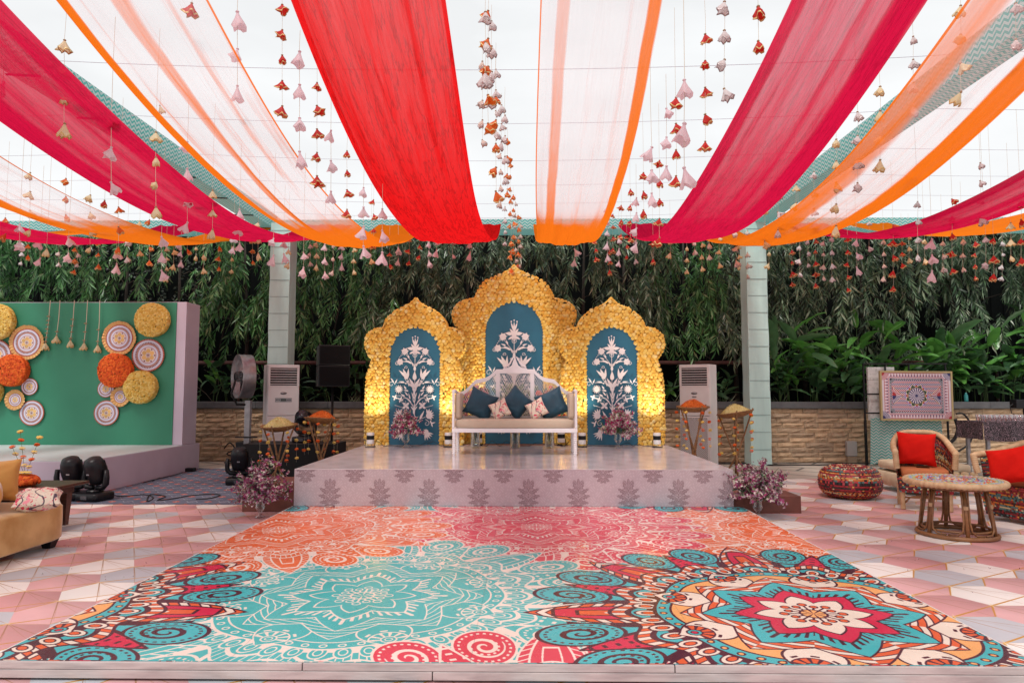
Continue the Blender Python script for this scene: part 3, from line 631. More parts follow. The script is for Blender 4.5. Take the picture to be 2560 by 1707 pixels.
# ---------------------------------------------------------------- drapes
def drape(name, lab, mat, n0, n1, f0, f1, sag=1.3, y0=2.4, y1=13.95, cross=.07, top=4.9, seed=0, yc=None):
    r = np.random.default_rng(seed); nu, nv = 26, 90; yc = (y0 + y1) / 2 if yc is None else yc; hl = (y1 - y0) / 2
    ph = r.uniform(0, 6, 8); V = []; UV = []
    for j in range(nv + 1):
        v = j / nv; y = y0 + (y1 - y0) * v; q = (y - yc) / hl; zb = top - sag * max(0, 1 - q * q)
        xa = n0 + (f0 - n0) * v; xb = n1 + (f1 - n1) * v; en = max(0., 1 - q * q)
        for i in range(nu + 1):
            u = i / nu; x = xa + (xb - xa) * u + .02 * math.sin(v * 9 + ph[0]) * (1 if u < .5 else -1)
            z = zb - cross * (1 - (2 * u - 1) ** 2) * en * 1.2
            z += .010 * math.sin(u * 21 + ph[1] + 1.3 * math.sin(v * 4 + ph[2])) + .006 * math.sin(u * 47 + ph[3] + 2 * math.sin(v * 6 + ph[4])) + .012 * math.sin(v * 23 + ph[5] + u * 3) * (u * (1 - u)) * 2
            z += .03 * math.sin(v * 15 + ph[6]) * max(0, abs(2 * u - 1) - .8) * 2
            V.append((x, y, z)); UV.append((u, v * (y1 - y0)))
    W = nu + 1; F = np.array([(j * W + i, j * W + i + 1, (j + 1) * W + i + 1, (j + 1) * W + i) for j in range(nv) for i in range(nu)])
    me = npmesh(name, V, F, True); me.materials.append(mat); ul = me.uv_layers.new(name='UVMap'); ul.data.foreach_set('uv', np.array(UV, np.float32)[F.ravel()].ravel())
    return tag(place(me, name), lab, 'drape', 'fabric drapes slung overhead')
RED = (.86, .012, .014); CRI = (.70, .009, .062); ORG = (.93, .20, .012); PALE = (.88, .60, .60)
red_c = cloth('scarlet_voile', RED, (.80, .10, .16), 1.75, 1.3, ((0, .05, 2.0), (.97, 1, 1.2)), 7, .62, crink=.34)
cri_c = cloth('crimson_voile', CRI, (.74, .09, .20), 1.15, .9, ((0, .10, 1.2), (.74, 1.0, 2.2)), 6, .6, crink=.22)
cri2_c = cloth('crimson_voile_dense', CRI, (.66, .08, .17), 1.3, .9, ((0, .34, 2.2), (.86, 1, 1.2)), 6, .6, crink=.22)
org1_c = cloth('sheer_orange_a', ORG, PALE, .13, .75, ((0, .085, 3.0), (.985, 1, 1.6), (.40, .50, .6)), 7, .55, far=1.3)
org2_c = cloth('sheer_orange_b', ORG, PALE, .15, .25, ((0, .012, 1.6), (.89, 1.0, 1.6), (.13, .24, .55)), 7, .55, far=1.3)
org3_c = cloth('sheer_orange_c', ORG, PALE, .15, .35, ((0, .25, .75), (.70, 1.0, 1.6), (.0, .02, 1.6)), 6, .55, far=1.3)
org4_c = cloth('sheer_orange_d', ORG, PALE, .10, .5, ((0, .32, 1.8), (.985, 1, 1.0)), 6, .55, far=1.3)
dense_o = cloth('dense_orange', (.93, .22, .015), (.9, .4, .2), 1.5, .8, (), 6, .6)
drape('drape', 'scarlet crinkled drape hanging left of centre overhead', red_c, -1.57, -.57, -1.64, -.45, seed=1)
drape('drape', 'sheer pale drape with orange edge, nearest right of the middle', org2_c, .10, .90, .25, 1.25, seed=2, sag=1.33)
drape('drape', 'crimson drape sweeping down right of the central sheer one', cri_c, 1.80, 2.74, 1.98, 3.1, seed=3)
drape('drape', 'sheer drape with broad orange folds passing before the right chevron beam', org3_c, 2.95, 4.02, 3.3, 4.3, seed=4, sag=1.36)
drape('drape', 'crimson drape low at the right edge before the trees', cri_c, 5.15, 5.95, 5.3, 6.3, seed=5, sag=1.22)
drape('drape', 'plain orange drape at the far right edge, partly behind the crimson one', dense_o, 6.6, 7.5, 6.6, 7.6, seed=6, sag=1.15)
drape('drape', 'sheer pale drape with orange strands left of the scarlet one', org1_c, -3.22, -2.2, -3.0, -2.0, seed=7, sag=1.36)
drape('drape', 'crimson drape left of the orange stranded sheer one', cri2_c, -4.72, -3.66, -4.55, -3.55, seed=8, sag=1.25)
drape('drape', 'sheer drape with orange band crossing above the green photo wall', org4_c, -6.15, -5.05, -6.2, -5.1, seed=9, sag=1.3)
drape('drape', 'crimson drape lowest at the far left edge', cri2_c, -7.8, -6.8, -7.6, -6.6, seed=10, sag=1.28)
drape('drape', 'plain orange drape behind the far left crimson one', dense_o, -9.4, -8.4, -9.0, -8.0, seed=11, sag=1.1)
# ---------------------------------------------------------------- hanging garlands of cloth bells
BC = {'R': (.72, .03, .02), 'O': (.85, .17, .02), 'Y': (.90, .78, .52), 'W': (.86, .78, .78), 'P': (.90, .70, .75), 'C': (.86, .68, .60)}
BELLM = {}
for k_, c_ in BC.items(): BELLM[k_] = M('bell_cloth_' + k_, c_, .55, trans=.45, c2=tuple(x * .82 for x in c_), scale=30)
silver_trim = M('rose_silver_trim', (.42, .33, .33), .35, .5)
knotm = M('jute_knot', (.36, .22, .11), .7, c2=(.28, .15, .07), scale=60)
def bell_mesh(k_, var):
    r = random.Random(hash((k_, var)) % 999 if False else ord(k_) * 10 + var); b = MB(); n = 16
    ph = r.uniform(0, 6); wob = r.uniform(.12, .48); lob = r.choice((3, 4, 5)); sk = r.uniform(-.25, .25); fl = r.uniform(.65, 1.15)
    if k_ == 'P':
        prof = [(.10, 0), (.16, -.16), (.30, -.42), (.50, -.72), (.62, -.95), (.66, -1.1)]
    else:
        prof = [(.08, .02), (.20, -.12), (.36, -.36), (.52, -.60), (.64 * fl, -.80)]
    def P(j, a):
        rr, z = prof[j]; e = (j / (len(prof) - 1)) ** 1.5; w_ = 1 + wob * e * math.sin(lob * a + ph) + .07 * e * math.sin(9 * a + ph)
        return (rr * w_ * math.cos(a) + sk * e * .3, rr * w_ * math.sin(a), z + .16 * e * math.sin(lob * a + ph + 1.2))
    for j in range(len(prof) - 1):
        b.add([P(j + q, 2 * PI * i / n) for q in (0, 1) for i in range(n)], [(i, (i + 1) % n, n + (i + 1) % n, n + i) for i in range(n)])
    if k_ != 'P':
        b.mi = 1; J = len(prof) - 1
        rg = []
        for (s_, dz) in ((1.0, .0), (1.14, -.10), (1.03, -.16)):
            for i in range(n):
                p = P(J, 2 * PI * i / n); rg.append((p[0] * s_, p[1] * s_, p[2] + dz))
        b.add(rg, [(q * n + i, q * n + (i + 1) % n, (q + 1) * n + (i + 1) % n, (q + 1) * n + i) for q in (0, 1) for i in range(n)])
    b.mi = 2; b.lathe([(.0, .16), (.13, .13), (.19, .06), (.13, 0), (.08, -.03)], 8)
    me = bpy.data.meshes.new('bell'); me.from_pydata(b.v, [], b.f)
    for m_ in (BELLM[k_], silver_trim if k_ in 'WC' else gold_trim, knotm if k_ != 'P' else BELLM['P']): me.materials.append(m_)
    me.polygons.foreach_set('material_index', b.m); me.polygons.foreach_set('use_smooth', [True] * len(b.f)); me.update(); return me
BELLS = {k_: [bell_mesh(k_, v) for v in range(8)] for k_ in BC}
GL = []  # x, y first, y last, n, colour
def G(*a): GL.append(a)
for r_ in """545 40 210 3 P;648 22 255 5 R;688 130 360 4 P;728 200 415 5 R;760 310 450 3 P;797 355 490 4 R;835 440 575 4 P;858 465 565 4 R;878 490 590 3 P
440 22 22 1 R 4.7;148 105 297 4 Y;255 270 430 3 P;367 251 251 1 Y 8.0;358 315 487 4 Y;430 335 520 4 P;488 446 536 3 Y;550 489 566 3 P;593 518 588 3 Y;628 555 594 2 P 9.5;663 548 610 3 Y;697 587 622 2 P 9.5;727 562 613 3 Y;746 567 631 3 P;765 566 627 3 C
69 405 536 4 Y;45 523 562 2 P 8.8;64 567 592 2 O 11.5;49 562 606 3 W;12 508 545 2 O 9;151 418 501 3 O;107 580 580 1 Y 8.2;135 560 608 3 W;157 552 590 2 P 9;178 562 610 3 W;172 574 625 3 O;207 456 576 4 Y;240 469 469 1 R 8;272 484 576 3 O;268 580 613 2 P 10
321 515 582 3 Y;343 511 604 4 O;371 552 629 3 P;382 573 641 4 Y;399 548 613 3 Y;430 552 578 2 O 12;467 592 622 2 Y 11;503 548 618 4 O;532 571 624 3 Y;536 545 573 2 P 11;8 60 200 3 P
1121 37 296 5 O;1115 41 180 3 W;1139 169 311 4 W;1139 232 450 5 O;1160 274 416 4 W;1165 326 448 4 O;1179 454 577 5 O;1160 480 560 4 W;1190 500 640 6 O;1184 470 600 6 C
1742 30 109 2 R 4.6;1664 17 217 4 W;1620 90 337 5 R;1572 199 401 3 P;1553 236 416 4 R;1531 259 392 3 P;1515 377 555 5 R;1478 405 491 3 R;1448 442 551 4 R;1497 349 455 3 P;1462 461 566 4 P;1427 478 544 3 R;1408 497 575 4 R;1395 480 590 5 P;1400 580 625 3 R;1422 550 605 3 P;1440 545 592 3 R
2207 26 225 4 Y;2334 22 105 2 W 4.9;2098 94 255 4 W;2022 210 379 4 Y;1970 268 431 4 W;1921 330 529 5 Y;1870 403 487 3 W;1829 433 474 2 Y 8.3;1787 454 536 3 W;1757 487 562 3 Y;1717 510 636 6 C;1697 519 615 5 Y;1691 540 605 3 C
1819 555 654 5 R;1837 570 632 3 W;1873 555 656 5 R;1911 521 641 5 W;1947 551 667 5 R;1996 486 572 4 W;2052 523 664 5 R;2088 547 598 3 Y;2108 471 593 4 W;2141 557 630 3 P;2187 465 624 5 R;2252 382 506 4 W;2264 552 611 2 W 8.5;2283 555 637 3 R;2322 519 595 3 Y;2346 470 600 4 R
1578 572 624 3 Y;1596 560 579 2 C 12;1612 564 617 3 Y;1629 565 591 2 C 12;1652 551 609 3 Y;895 560 612 3 R;915 548 600 3 P;940 552 604 3 R;964 545 592 3 R;985 560 604 3 P;812 575 625 3 Y;1340 548 548 1 W 12;1003 552 580 2 P 12
1129 60 235 4 W;1152 250 335 3 W;1172 380 520 6 O;1196 520 612 5 C;1174 560 622 3 O;1150 360 470 4 C;1108 150 330 5 C
92 558 600 2 P 10;226 560 612 3 O;292 556 596 2 W 10.5;416 562 604 3 P;450 552 592 3 Y;580 552 604 3 O;652 560 590 2 P 11;712 566 606 3 C;785 566 610 3 P;852 566 600 2 Y 11;1040 556 590 2 W 12;1080 560 585 2 P 12.5;1320 556 600 3 P;1368 556 596 3 R;1460 556 600 3 W;1500 560 600 2 R 12;1540 556 586 2 Y 12;1766 560 610 3 Y;1856 556 610 3 W;1892 560 640 4 C;1968 556 620 3 P;2030 556 640 4 C;2072 560 610 3 R;2124 556 600 2 Y 11;2166 560 620 3 W;2212 556 620 3 C;2240 560 640 4 R;2302 560 640 4 W""".replace('\n', ';').split(';'):
    q = r_.split(); G(*[float(v) for v in q[:3]], int(q[3]), q[4], float(q[5]) if len(q) > 5 else None)
CN = {'R': 'red', 'O': 'orange', 'Y': 'cream-gold', 'W': 'silver-white', 'P': 'pale pink', 'C': 'blush'}
def zone(x, y1):
    if y1 > 540: return ('above the green photo wall' if x < 450 else 'near the left pillar' if x < 800 else 'left of the middle arch' if x < 1100 else 'over the middle arch' if x < 1250 else 'right of the middle arch' if x < 1500 else 'around the right pillar' if x < 1800 else 'above the leafy right bed')
    return ('high over the green photo wall' if x < 450 else 'beside the orange stranded drape' if x < 900 else 'between scarlet and central sheer drapes' if x < 1250 else 'left of the right crimson drape' if x < 1760 else 'by the right chevron beam')
ZC = {}; TOT = {}
for g in GL: TOT[(g[4], zone(g[0], g[2]))] = TOT.get((g[4], zone(g[0], g[2])), 0) + 1
for (x, ya, yb, n, c_, Zo) in sorted(GL, key=lambda g: g[0]):
    sp = (yb - ya) / max(n - 1, 1); Z = Zo or min(max(.225 * (1.35 if c_ == 'P' and sp > 60 else 1) * 1562 / max(sp, 10), 4.3), 13.0)
    zn = zone(x, yb); ZC[(c_, zn)] = ZC.get((c_, zn), 0) + 1; k = ZC[(c_, zn)]; nt_ = TOT[(c_, zn)]
    lab = ('%s bell garland %s' % (CN[c_], zn)) + ('' if nt_ == 1 else ', %s such from the left' % ORD[k - 1])
    p0 = at(x, ya, Z); p1 = at(x, yb, Z); topz = max(4.85, p0.z + .2)
    t = thing('hanging_garland', lab, 'garland', (p0.x, Z, topz), group='cloth bell garlands hung overhead')
    s_ = .066 if c_ != 'P' else .082; b = MB()
    tilt = U(-.03, .03); pts = [(p0.x, Z, topz), (p0.x + U(-.006, .006), Z, (topz + p0.z) / 2)] + [(p0.x + (p1.x - p0.x) * q + U(-.004, .004), Z, p0.z + (p1.z - p0.z) * q) for q in np.linspace(0, 1, max(n, 2))]
    b.tube(pts, .0022 if c_ == 'P' else .0016, 5, False); b.build('cord', ivory_cord, t, smooth=True, world=True)
    for j in range(n):
        q = j / max(n - 1, 1); me = random.choice(BELLS[c_]); o = place(me, 'bell', t); s2 = s_ * U(.85, 1.15) * (1.0 if j < n - 1 else .95)
        o.location = (p0.x + (p1.x - p0.x) * q - p0.x, 0, p0.z + (p1.z - p0.z) * q - topz + .04); o.scale = (s2, s2, s2 * U(1.05, 1.35) * (1.2 if j == n - 1 else 1)); o.rotation_euler = (random.gauss(0, .22), random.gauss(0, .22), U(0, 6.28))
# ================================================================ trees behind
def leafmat(name, ramp, rough=.38, spec=.6, trans=.18): return M(name, (.03, .07, .02), rough, island=ramp, spec=spec, trans=trans)
leaf_green = leafmat('drooping_leaf_green', [(0, (.012, .05, .012)), (.35, (.035, .15, .03)), (.7, (.10, .30, .08)), (.9, (.20, .40, .16)), (1, (.34, .42, .22))], .32, .6)  # pale ramp ends, here and below, paint highlights into some leaves
leaf_grey = leafmat('drooping_leaf_grey', [(0, (.012, .028, .012)), (.4, (.045, .10, .04)), (.75, (.13, .22, .11)), (.93, (.30, .38, .25)), (1, (.42, .46, .33))], .32, .6)
bark = M('dark_bark', (.045, .032, .024), .85, c2=(.02, .015, .012), scale=20, bump=.4)
LEAF_F = np.array([(0, 1, 2), (0, 2, 3), (1, 4, 2), (2, 4, 3)])
def leaf_v(L, w_): return np.array([(0, 0, 0), (-w_, L * .42, .0), (0, L * .45, -w_ * .45), (w_, L * .42, 0), (0, L, -L * .06)])
def frame_from(d, roll):
    d = d / np.linalg.norm(d); up = np.array([0, -1., .25]); x = np.cross(d, up); nx = np.linalg.norm(x); x = x / nx if nx > 1e-6 else np.array([1., 0, 0]); z = np.cross(x, d)
    c, s = math.cos(roll), math.sin(roll); x2 = x * c + z * s; z2 = -x * s + z * c
    return np.stack([x2, d, z2], 1)
def spray(seed):
    r = np.random.default_rng(seed); n = int(r.integers(20, 26)); Vs = []; Fs = []; b = 0; L = r.uniform(.5, .8); out = r.uniform(.1, .28); side = r.uniform(-.25, .25)
    for i in range(n):
        t = (i + .5) / n; p = np.array([side * t, -out * math.sin(t * PI * .6), -L * t ** 1.15]); sgn = 1 if i % 2 else -1
        d = np.array([sgn * r.uniform(.35, 1.0) * (1 - t * .4) + side * .5, r.uniform(-.55, .05), -1.0 + r.uniform(-.1, .35)])
        if i > n - 4: d = np.array([r.uniform(-.3, .3), -.15, -1.])
        m = frame_from(d, r.uniform(-.9, .9)); V = leaf_v(r.uniform(.15, .25), r.uniform(.0145, .0235)) @ m.T + p
        Vs.append(V); Fs.append(LEAF_F + b); b += 5
    return np.vstack(Vs), np.vstack(Fs)
SPR = [spray(s) for s in range(18)]
TREE_LAB = []
def tree(k, X0, wd, zlo, dens, mat, lab):
    r = np.random.default_rng(100 + k)
    t = thing('mast_tree', lab, 'tree', (X0, 15.3, 1.12), group='drooping mast trees in a row behind the stage')
    b = MB(); x = X0 + r.uniform(-.2, .2); b.tube([(x, 15.5, 1.1), (x + r.uniform(-.1, .1), 15.45, 2.6), (x + r.uniform(-.12, .12), 15.4, 5.05)], [.055, .045, .02], 8); b.build('trunk', bark, t, smooth=True, world=True)
    b = MB()
    for _ in range(9):
        z = r.uniform(2.2, 4.9); s_ = 1 if r.random() < .5 else -1; x1 = x + s_ * r.uniform(.3, .8); b.tube([(x, 15.45, z), ((x + x1) / 2, 15.25, z + .12), (x1, 15.05, z - .1), (x1 + s_ * .1, 15.0, z - .7)], [.014, .011, .008, .003], 5)
    b.build('branch', bark, t, world=True)
    VV = []; FF = []; base = 0; n = int(dens * 104)
    cl = [(X0 + r.uniform(-wd, wd), r.uniform(14.85, 15.6), r.uniform(zlo + .4, 5.3), r.uniform(.16, .34)) for _ in range(18)]
    for i in range(n):
        if r.random() < .72:
            c_ = cl[int(r.integers(len(cl)))]; p = np.array([c_[0] + r.normal() * c_[3] * .6, c_[1] + r.normal() * .12, c_[2] + r.normal() * c_[3]])
        else: p = np.array([X0 + r.uniform(-wd, wd), r.uniform(14.85, 15.9), 5.2 - r.random() ** 1.5 * (5.0 - zlo)])
        edge = zlo + .55 + .35 * math.sin(p[0] * 3.1 + k) + .2 * math.sin(p[0] * 7.7)
        p[2] = min(max(p[2], edge), 5.17)
        V, F = SPR[int(r.integers(18))]; s_ = r.uniform(.6, 1.25); m = rotm(r.uniform(-.35, .25), r.uniform(-.4, .4), r.uniform(-.9, .9)) * s_
        VV.append(V @ m.T + p - np.array([X0, 15.3, 1.12])); FF.append(F + base); base += len(V)
    me = npmesh('crown', np.vstack(VV), np.vstack(FF)); me.materials.append(mat); place(me, 'crown', t)
tw = 1.28; k = 0
for i in range(19):
    X0 = -11.6 + i * tw; green = X0 < -3.2 or (i in (12,)); far = X0 < -9.6
    zlo = 2.15 if not far else 2.6
    dens = .42 if -9.9 < X0 < -7.3 else (1.0 if abs(X0) > .0 else .8)
    if i == 11: dens = .85
    tree(i, X0, .78, zlo + (.15 if -3 < X0 < 3 else 0), dens, leaf_green if green else leaf_grey, 'drooping %s leaved mast tree before the dark fence, %s from the left' % ('green' if green else 'grey-green', ORD[i]))
# dark creeper at the far left
VV = []; FF = []; base = 0; t = thing('creeper', 'dark heart leaved creeper with bare twigs above the green photo wall', 'creeper', (-8.8, 16.2, 1.1))
for i in range(700):
    V = leaf_v(U(.07, .12), U(.03, .05)) @ frame_from(np.array([U(-1, 1), U(-.6, .1), U(-1, .2)]), U(-1, 1)).T + np.array([U(-1.7, 1.5), U(-.5, -.1), U(1.2, 3.9)]); VV.append(V); FF.append(LEAF_F + base); base += 5
me = npmesh('leaves', np.vstack(VV), np.vstack(FF)); me.materials.append(leafmat('creeper_leaf', [(0, (.01, .018, .010)), (1, (.03, .05, .025))])); place(me, 'leaves', t, kind='stuff')
b = MB()
for i in range(60):
    x, z = U(-10.4, -7.4), U(1.6, 4.4); pts = [(x, U(15.7, 16.2), z)]
    for q in range(5): pts.append((pts[-1][0] + U(-.25, .3), pts[-1][1] + U(-.05, .05), pts[-1][2] + U(-.28, .22)))
    b.tube(pts, .006, 4, False)
b.build('twig', M('twig', (.14, .11, .08), .8), t, world=True)
# ================================================================ broad leaved plants
def broad_mats():
    out = []
    for nm, c1, c2 in (('broad_leaf_bright', (.16, .42, .08), (.09, .28, .06)), ('broad_leaf_mid', (.13, .27, .12), (.07, .17, .07)), ('broad_leaf_dark', (.06, .14, .06), (.025, .07, .03))):
        m = M(nm, c1, .28, c2=c2, scale=3, spec=.9, trans=.25); out.append(m)
    return out
BM = broad_mats(); stem_m = M('green_stem', (.07, .13, .04), .5)
def broad_leaf(var, mat):
    r = random.Random(var); L = 1.0; w_ = r.uniform(.135, .19); dr = r.uniform(.25, .75); b = MB(); n = 8; tw_ = r.uniform(-.5, .5); rip = r.uniform(0, 6)
    def fn(u, v):
        y = v; a = v * dr; yy = math.sin(a) / max(dr, .01); zz = -(1 - math.cos(a)) / max(dr, .01)
        ww = w_ * max(0, math.sin(PI * min(1, (v * .93 + .035)) ** .78)) ** .8; q = (u - .5) * 2
        x = q * ww * math.cos(.35 * abs(q)); z = zz + abs(q) * ww * .38 + .012 * math.sin(v * 28 + rip) * abs(q)
        c, s = math.cos(tw_ * v), math.sin(tw_ * v); return (x * c - (z - zz) * s, yy, zz + x * s + (z - zz) * c)
    b.grid(fn, 4, n); me = bpy.data.meshes.new('leaf'); me.from_pydata(b.v, [], b.f); me.materials.append(mat); me.polygons.foreach_set('use_smooth', [True] * len(b.f)); me.update(); return me
BL = [[broad_leaf(i * 10 + j, BM[i]) for j in range(5)] for i in range(3)]
PC = {}
def plant(X, Y, h, n, seed, zone_, w3=(.4, .4, .2), Ls=(.38, .6)):
    r = random.Random(seed); PC[zone_] = PC.get(zone_, 0) + 1
    t = thing('broad_leaved_plant', 'broad-leaved green plant %s, %s from the left' % (zone_, ORD[PC[zone_] - 1]), 'plant', (X, Y, 1.12), group='broad-leaved plants in the planter bed')
    b = MB(); ns = max(3, n // 5)
    for s_ in range(ns):
        a = r.uniform(0, 2 * PI); lx = r.uniform(.05, .35) * math.cos(a); ly = r.uniform(.05, .3) * math.sin(a) - .08; H = h * r.uniform(.6, 1.0)
        x0, y0 = r.uniform(-.15, .15), r.uniform(-.15, .15); pts = [(x0 + lx * q * q, y0 + ly * q * q, H * q) for q in (0, .33, .66, 1)]
        b.tube(pts, [.014, .012, .009, .005], 5)
        for j in range(max(1, n // ns)):
            q = .25 + .75 * (j + 1) / (n // ns) ; q = min(q, 1); p = Vector((x0 + lx * q * q, y0 + ly * q * q, H * q))
            az = r.uniform(0, 2 * PI) if r.random() < .4 else r.uniform(PI * .55, PI * 1.45); el = r.uniform(-.25, 1.15) if q < .95 else r.uniform(.5, 1.3)
            i = 0 if r.random() < w3[0] else (1 if r.random() < w3[1] / (1 - w3[0]) else 2)
            if q < .5: i = 2 if r.random() < .7 else 1  # lower leaves mostly dark: shade inside the plant put into the colour
            o = place(r.choice(BL[i]), 'leaf', t); o.location = p; L = r.uniform(*Ls); o.scale = (L * r.uniform(.85, 1.25), L, L); o.rotation_euler = (el, r.uniform(-.5, .5), az)
    b.build('stem', stem_m, t, smooth=True)
for i in range(14): plant(5.3 + i * .44, 14.42 + (i % 2) * .14, 1.0 + .2 * math.sin(i * 1.7) + (.2 if i > 7 else 0), 18, 300 + i, 'along the front of the right bed', (.22, .43, .35))
for i in range(10): plant(5.6 + i * .6, 14.72, 1.62 + .25 * math.sin(i * 2.3) + (.25 if i > 5 else 0), 18, 340 + i, 'at the back of the right bed', (.75, .2, .05), (.5, .85))
for i, x in enumerate((3.1, 3.55, 4.0, 4.35)): plant(x, 14.6, .55 + .1 * (i % 2), 13, 360 + i, 'behind the right air cooler', (.2, .5, .3), (.28, .42))
for i in range(8): plant(-6.75 + i * .42, 14.6 + (i % 2) * .15, .72 + .18 * math.sin(i * 2.1), 14, 380 + i, 'in the left bed behind the fan', (.2, .45, .35), (.28, .46))
for i in range(3): plant(-3.35 + i * .3, 14.7, .95 + .2 * (i % 2), 14, 395 + i, 'between black speaker and left arch', (.25, .45, .3), (.35, .5))
# strappy tufts on the coping
VV = []; FF = []; base = 0
for (cx, cn) in ((3.2, 18), (3.9, 26), (4.2, 22), (-5.9, 18), (-3.6, 20), (-3.1, 18), (5.4, 14)):
    for i in range(cn):
        a = U(0, 6.28); V = leaf_v(U(.22, .40), .009) @ frame_from(np.array([math.cos(a), math.sin(a), U(.3, 1.6)]), U(-1, 1)).T + np.array([cx + U(-.12, .12), 14.42, 1.12]); VV.append(V); FF.append(LEAF_F + base); base += 5
me = npmesh('grass_tufts', np.vstack(VV), np.vstack(FF)); me.materials.append(M('strappy_leaf', (.10, .14, .07), .4, island=[(0, (.05, .08, .035)), (1, (.22, .25, .16))])); tag(place(me, 'grass_tufts'), 'thin strappy grass tufts along the coping edge', 'grass', kind='stuff')
# ================================================================ marigold arches
def pompom_t(seed, flat=.6, rings=4, seg=12):
    r = np.random.default_rng(seed); V = [(0, 0, flat * .74)]; F = []
    for j in range(1, rings + 1):
        q = j / rings
        for i in range(seg):
            a = 2 * PI * (i + .5 * (j % 2)) / seg; rr = q * (1 + .14 * (1 if i % 2 else -1) * q + r.normal() * .04)
            z = flat * math.sqrt(max(0, 1 - (q * .96) ** 2)) * (1.0 if j > 1 else 1.05) + r.normal() * .03 + (.07 if (i + j) % 2 else -.05)
            V.append((rr * math.cos(a), rr * math.sin(a), z))
    for i in range(seg): F.append((0, 1 + i, 1 + (i + 1) % seg))
    for j in range(rings - 1):
        for i in range(seg):
            a, b_ = 1 + j * seg + i, 1 + j * seg + (i + 1) % seg; c_, d_ = a + seg, b_ + seg; F += [(a, c_, b_), (b_, c_, d_)]
    return np.array(V), np.array(F)
BT_ = None; PT = [pompom_t(i) for i in range(5)]; PT3 = [pompom_t(20 + i, .8, 3, 10) for i in range(3)]
def flowers_mesh(name, pts, nrm, rad, mat, tpl=PT, seed=0, tilt=.3):
    r = np.random.default_rng(seed); Vs = []; Fs = []; base = 0; idx = r.integers(len(tpl), size=len(pts)); rad = np.broadcast_to(rad, len(pts))
    for k in range(len(tpl)):
        s_ = np.where(idx == k)[0]
        if not len(s_): continue
        Ms = []
        for i in s_:
            n = np.array(nrm[i], float) + r.normal(size=3) * tilt; n /= np.linalg.norm(n); x = np.cross(n, [.3, .1, .9]); x /= np.linalg.norm(x); y = np.cross(n, x); Ms.append(np.stack([x, y, n], 1) * rad[i])
        V, F = inst(tpl[k][0], tpl[k][1], Ms, np.array(pts)[s_]); Vs.append(V); Fs.append(F + base); base += len(V)
    me = npmesh(name, np.vstack(Vs), np.vstack(Fs), tpl is not BT_); me.materials.append(mat); return me
def inpoly(px, pz, poly):
    c_ = np.zeros(px.shape, bool); n = len(poly)
    for i in range(n):
        x1, y1 = poly[i]; x2, y2 = poly[i - 1]
        m = ((y1 > pz) != (y2 > pz)) & (px < (x2 - x1) * (pz - y1) / (y2 - y1 + 1e-12) + x1); c_ ^= m
    return c_
mari_y = M('marigold_yellow', (.80, .46, .08), .75, island=[(0, (.86, .48, .08)), (.35, (.93, .60, .13)), (.8, (.96, .70, .20)), (1, (.97, .82, .40))], trans=.22, spec=.1)
mari_o = M('marigold_orange', (.80, .13, .01), .75, island=[(0, (.60, .06, .005)), (.5, (.80, .12, .01)), (1, (.90, .20, .02))], trans=.1)
mari_l = M('marigold_lemon', (.82, .55, .10), .75, island=[(0, (.72, .44, .06)), (.5, (.86, .60, .13)), (1, (.92, .74, .26))], trans=.1)
blue_panel = M('blue_board', (.020, .125, .205), .35, c2=(.016, .105, .18), scale=2.5, spec=.4)
motif_m = M('white_cutout', (.76, .72, .74), .6)
def opening(hw, zs, zt, n=18):
    return [(hw, 0)] + [(hw * math.cos(a), zs + (zt - zs) * math.sin(a)) for a in np.linspace(0, PI, n)] + [(-hw, 0)]
def smoothpts(pts, rep=2):
    for _ in range(rep):
        q = [pts[0]]
        for a, b_ in zip(pts, pts[1:]): q += [(a[0] * .75 + b_[0] * .25, a[1] * .75 + b_[1] * .25), (a[0] * .25 + b_[0] * .75, a[1] * .25 + b_[1] * .75)]
        q.append(pts[-1]); pts = q
    return pts
